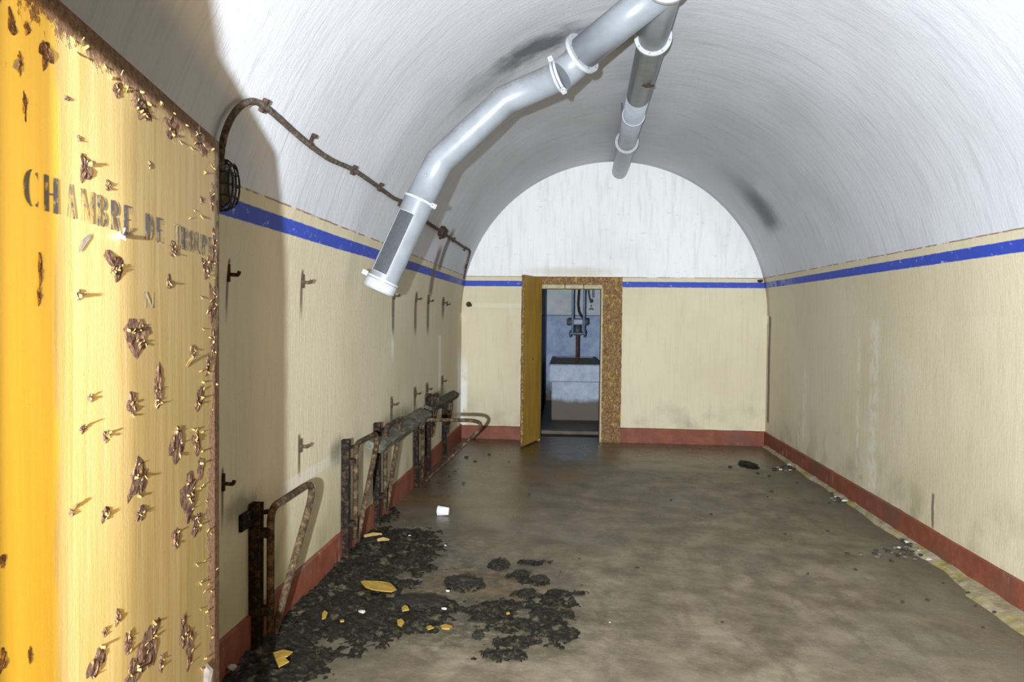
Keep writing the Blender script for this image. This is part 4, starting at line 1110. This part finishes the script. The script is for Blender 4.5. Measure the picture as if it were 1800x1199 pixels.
# separate lumps, rags and boards in the mud
M_rag = simple('dark_rotten_cloth', (.016, .0145, .010), .8, var=.6, sc=45, bump=.7)
def lump(name, px, py, wpx, dpx, h, label, cat, m, rotz=0.0, sub_=3, amp=.45, group=None):
    p = on_floor(px, py); z = floor_z(p.x, p.y); sx = wpx/2*p.y/F; sy = dpx/2*p.y/F*(p.y/EYE)
    mb = MB().blob((p.x, p.y, z+h*.30), (sx, sy, h), 4, amp, 3.2, .4, Matrix.Rotation(rotz, 3, 'Z'))
    return tag(mb.build(name, m, origin=(p.x, p.y, z)), label, cat, group)
lump('rotten_rag', 815, 1030, 62, 22, .035, 'dark rotten rag in a rust-brown stain on the open floor', 'rag', M_rag, .5)
lump('rotten_rag', 878, 997, 34, 13, .03, 'small black rag lump beyond the rust-brown stain', 'rag', M_rag, .2)
lump('rotten_board', 738, 1064, 112, 26, .03, 'dark rotten board end beside the long yellow paint flake', 'board', M_rag, -.12, 3, .22)
lump('mud_lump', 915, 1012, 26, 9, .02, 'small dark mud lump right of the two rags', 'lump', M_rag, -.2)
lump('mud_lump', 947, 1022, 32, 9, .02, 'flat dark mud lump farthest right of the rags', 'lump', M_rag, -.1)
lump('mud_lump', 840, 1121, 20, 9, .02, 'round mud lump in the pale gap between the mud patches', 'lump', M_rag, .2)
lump('mud_lump', 905, 1129, 10, 7, .014, 'small black crumb under the right-hand mud patch', 'lump', M_rag, .2)
lump('mud_lump', 1316, 819, 24, 10, .03, 'dark mossy lump on the floor near the far right corner', 'lump', M_rag, .2)
# yellow paint flakes lying on the mud
M_yf = simple('fallen_yellow_paint', (.36, .23, .04), .6, var=.35, sc=40, bump=.3)
def fallen(pxs, label, h=.04, m=M_yf):
    pts = [on_floor(*q) for q in pxs]; c = sum(pts, V((0, 0, 0)))/len(pts)
    z = floor_z(c.x, c.y)+h
    mb = MB().prism([V((q.x, q.y, z+.006*mnoise.noise(q*9))) for q in pts], (0, 0, .004))
    tag(mb.build('paint_flake', m, origin=(c.x, c.y, z)), label, 'flake', 'fallen paint flakes')
fallen([(634, 1036), (640, 1034), (655, 1036), (672, 1038), (686, 1040), (692, 1046), (697, 1053), (688, 1056), (670, 1054), (655, 1050), (642, 1045)], 'long yellow paint flake lying on the black mud')
fallen([(566, 1095), (570, 1090), (576, 1093), (573, 1101), (566, 1104)], 'small upright yellow paint flake in the near mud')
fallen([(597, 1106), (604, 1105), (605, 1109), (598, 1110)], 'tiny yellow paint flake right of the small upright one')
fallen([(698, 1106), (706, 1104), (711, 1110), (706, 1117), (699, 1114)], 'squarish yellow flake below the rotten board end')
fallen([(706, 1084), (712, 1080), (717, 1083), (719, 1088), (707, 1090)], 'yellow flake tucked against the underside of the rotten board')
fallen([(749, 1120), (756, 1117), (763, 1121), (752, 1125)], 'pale yellow flake at the lower tip of the middle mud')
fallen([(774, 1112), (782, 1109), (795, 1112), (790, 1117), (777, 1117)], 'yellow flake at the right tip of the middle mud', .03)
fallen([(521, 1052), (528, 1049), (535, 1052), (527, 1056)], 'ochre flake by the red plinth above the near mud')
fallen([(480, 1165), (497, 1160), (515, 1166), (505, 1174), (485, 1178)], 'broad yellow flake at the bottom edge beside the door shadow')
fallen([(484, 1178), (500, 1176), (508, 1184), (490, 1192)], 'yellow flake at the very bottom beside the door shadow')
fallen([(890, 1089), (895, 1088), (896, 1091), (890, 1092)], 'tiny orange flake in the right-hand mud', .03)
# thin wooden splinters near the second bracket
M_split = simple('pale_splinter_wood', (.34, .24, .09), .7, var=.4, sc=50, bump=.3)
for (a, b, lb) in (((640, 951), (671, 947), 'long pale splinter on the floor by the second bracket'), ((663, 958), (684, 957), 'short pale splinter in front of the long one')):
    p, q = on_floor(*a), on_floor(*b)
    mb = MB().tube([p+V((0, 0, .03)), p.lerp(q, .5)+V((0, 0, .036)), q+V((0, 0, .03))], [.010, .013, .006], 6, smooth=False)
    tag(mb.build('wood_splinter', M_split, origin=p), lb, 'splinter', 'pale splinters')
# pebbles, crumbs and rubble: shared meshes, one object each
PM = []
for i in range(5):
    mb = MB().blob((0, 0, 0), (1, 1, .7), 1, .45, 1.8, .5); o = mb.build('stone_shape', M_rag); PM.append(o.data); bpy.data.objects.remove(o)
M_rub = simple('grey_rubble', (.17, .155, .13), .85, var=.5, sc=60, bump=.5); M_pale = simple('pale_plaster_crumb', (.50, .48, .44), .8, var=.2, sc=60); M_crumb = simple('black_dirt_crumb', (.045, .040, .028), .85, var=.5, sc=60, bump=.4)
PMS = {}
def pebble(name, px, py, s, m, label, cat, group, dz=0.0):
    key = (random.randrange(5), m.name)
    if key not in PMS:
        me = PM[key[0]].copy(); me.materials.clear(); me.materials.append(m); PMS[key] = me
    p = on_floor(px, py); z = floor_z(p.x, p.y)
    if p.x > XR-.03: p.x = XR-.05
    o = bpy.data.objects.new(name, PMS[key]); COL.objects.link(o)
    o.location = (p.x, p.y, z+s*.32+dz); o.scale = (s*random.uniform(.8, 1.3), s*random.uniform(.8, 1.3), s*random.uniform(.6, .9)); o.rotation_euler = (0, 0, random.uniform(0, 6.28))
    tag(o, label, cat, group)
rubs = [(1610, 968, 36, 22, 36, 'rubble crumb in the pile at the foot of the right wall crack'), (1555, 968, 45, 10, 16, 'dark crumb strewn left of the rubble pile by the right wall'),
        (1475, 880, 26, 8, 14, 'rubble crumb beside the white chip by the right wall'), (1388, 822, 26, 8, 16, 'rubble crumb by the far part of the right wall'), (1335, 777, 12, 5, 9, 'rubble crumb in the far right corner hole')]
for (cx, cy, a, b, n, lb) in rubs:
    for i in range(n):
        px = cx+random.gauss(0, .5)*a; py = cy+random.gauss(0, .5)*b
        q = on_floor(px, py); s_ = random.uniform(2.2, 5.2)*q.y/F
        pebble('rubble_stone', px, py, s_, random.choice((M_rub, M_crumb, M_crumb, M_rub, M_crumb, M_rub, M_pale)), lb, 'stone', lb.replace('crumb', 'crumbs', 1), .008 if px > 1580 else 0)
for (px, py, s_, lb) in ((1485, 884, .055, 'white plaster chip against the right plinth'), (1625, 973, .04, 'whitest stone in the rubble pile by the right wall crack'), (1329, 781, .05, 'white chip in the far right corner'),
                         (406, 1190, .045, 'pale rounded stone at the bottom edge beside the door'), (636, 1088, .035, 'white chip in the middle of the near mud'), (787, 1050, .022, 'white speck at the right end of the rotten board'),
                         (780, 1082, .024, 'white speck under the right end of the rotten board'), (719, 946, .03, 'white crumb on the floor nearest the cup'), (783, 968, .02, 'white speck on the open floor below the cup'), (1072, 1098, .012, 'lone white speck right of the mud')):
    pebble('plaster_chip', px, py, s_*.5, M_pale, lb, 'chip', 'white chips', .03 if px < 800 and py > 960 else .01)
crumbs = [(1352, 838), (1332, 833), (1356, 865), (1349, 874), (1284, 822), (1302, 811), (1489, 975), (1504, 1003), (1631, 1056), (1586, 1060), (1658, 1026), (1703, 1044), (1728, 1104), (1715, 1066), (1748, 1078), (1600, 976), (1018, 983), (1022, 1030), (985, 1006),
          (820, 805), (835, 812), (860, 800), (790, 838), (800, 829), (770, 847), (815, 850), (895, 812), (1270, 1095), (1420, 1010), (1380, 940), (1180, 880), (1250, 905), (1120, 1000), (930, 870), (1400, 850), (1455, 935)]
for px, py in crumbs:
    q = on_floor(px, py); s_ = random.uniform(2.0, 4.5)*q.y/F
    pebble('dirt_crumb', px, py, s_, M_crumb, 'small black dirt crumb lying loose on the open concrete floor', 'crumb', 'black dirt crumbs on the floor')
for o in bpy.data.objects:
    if '_o' in o: del o['_o']
print('OBJECTS', len(bpy.data.objects))
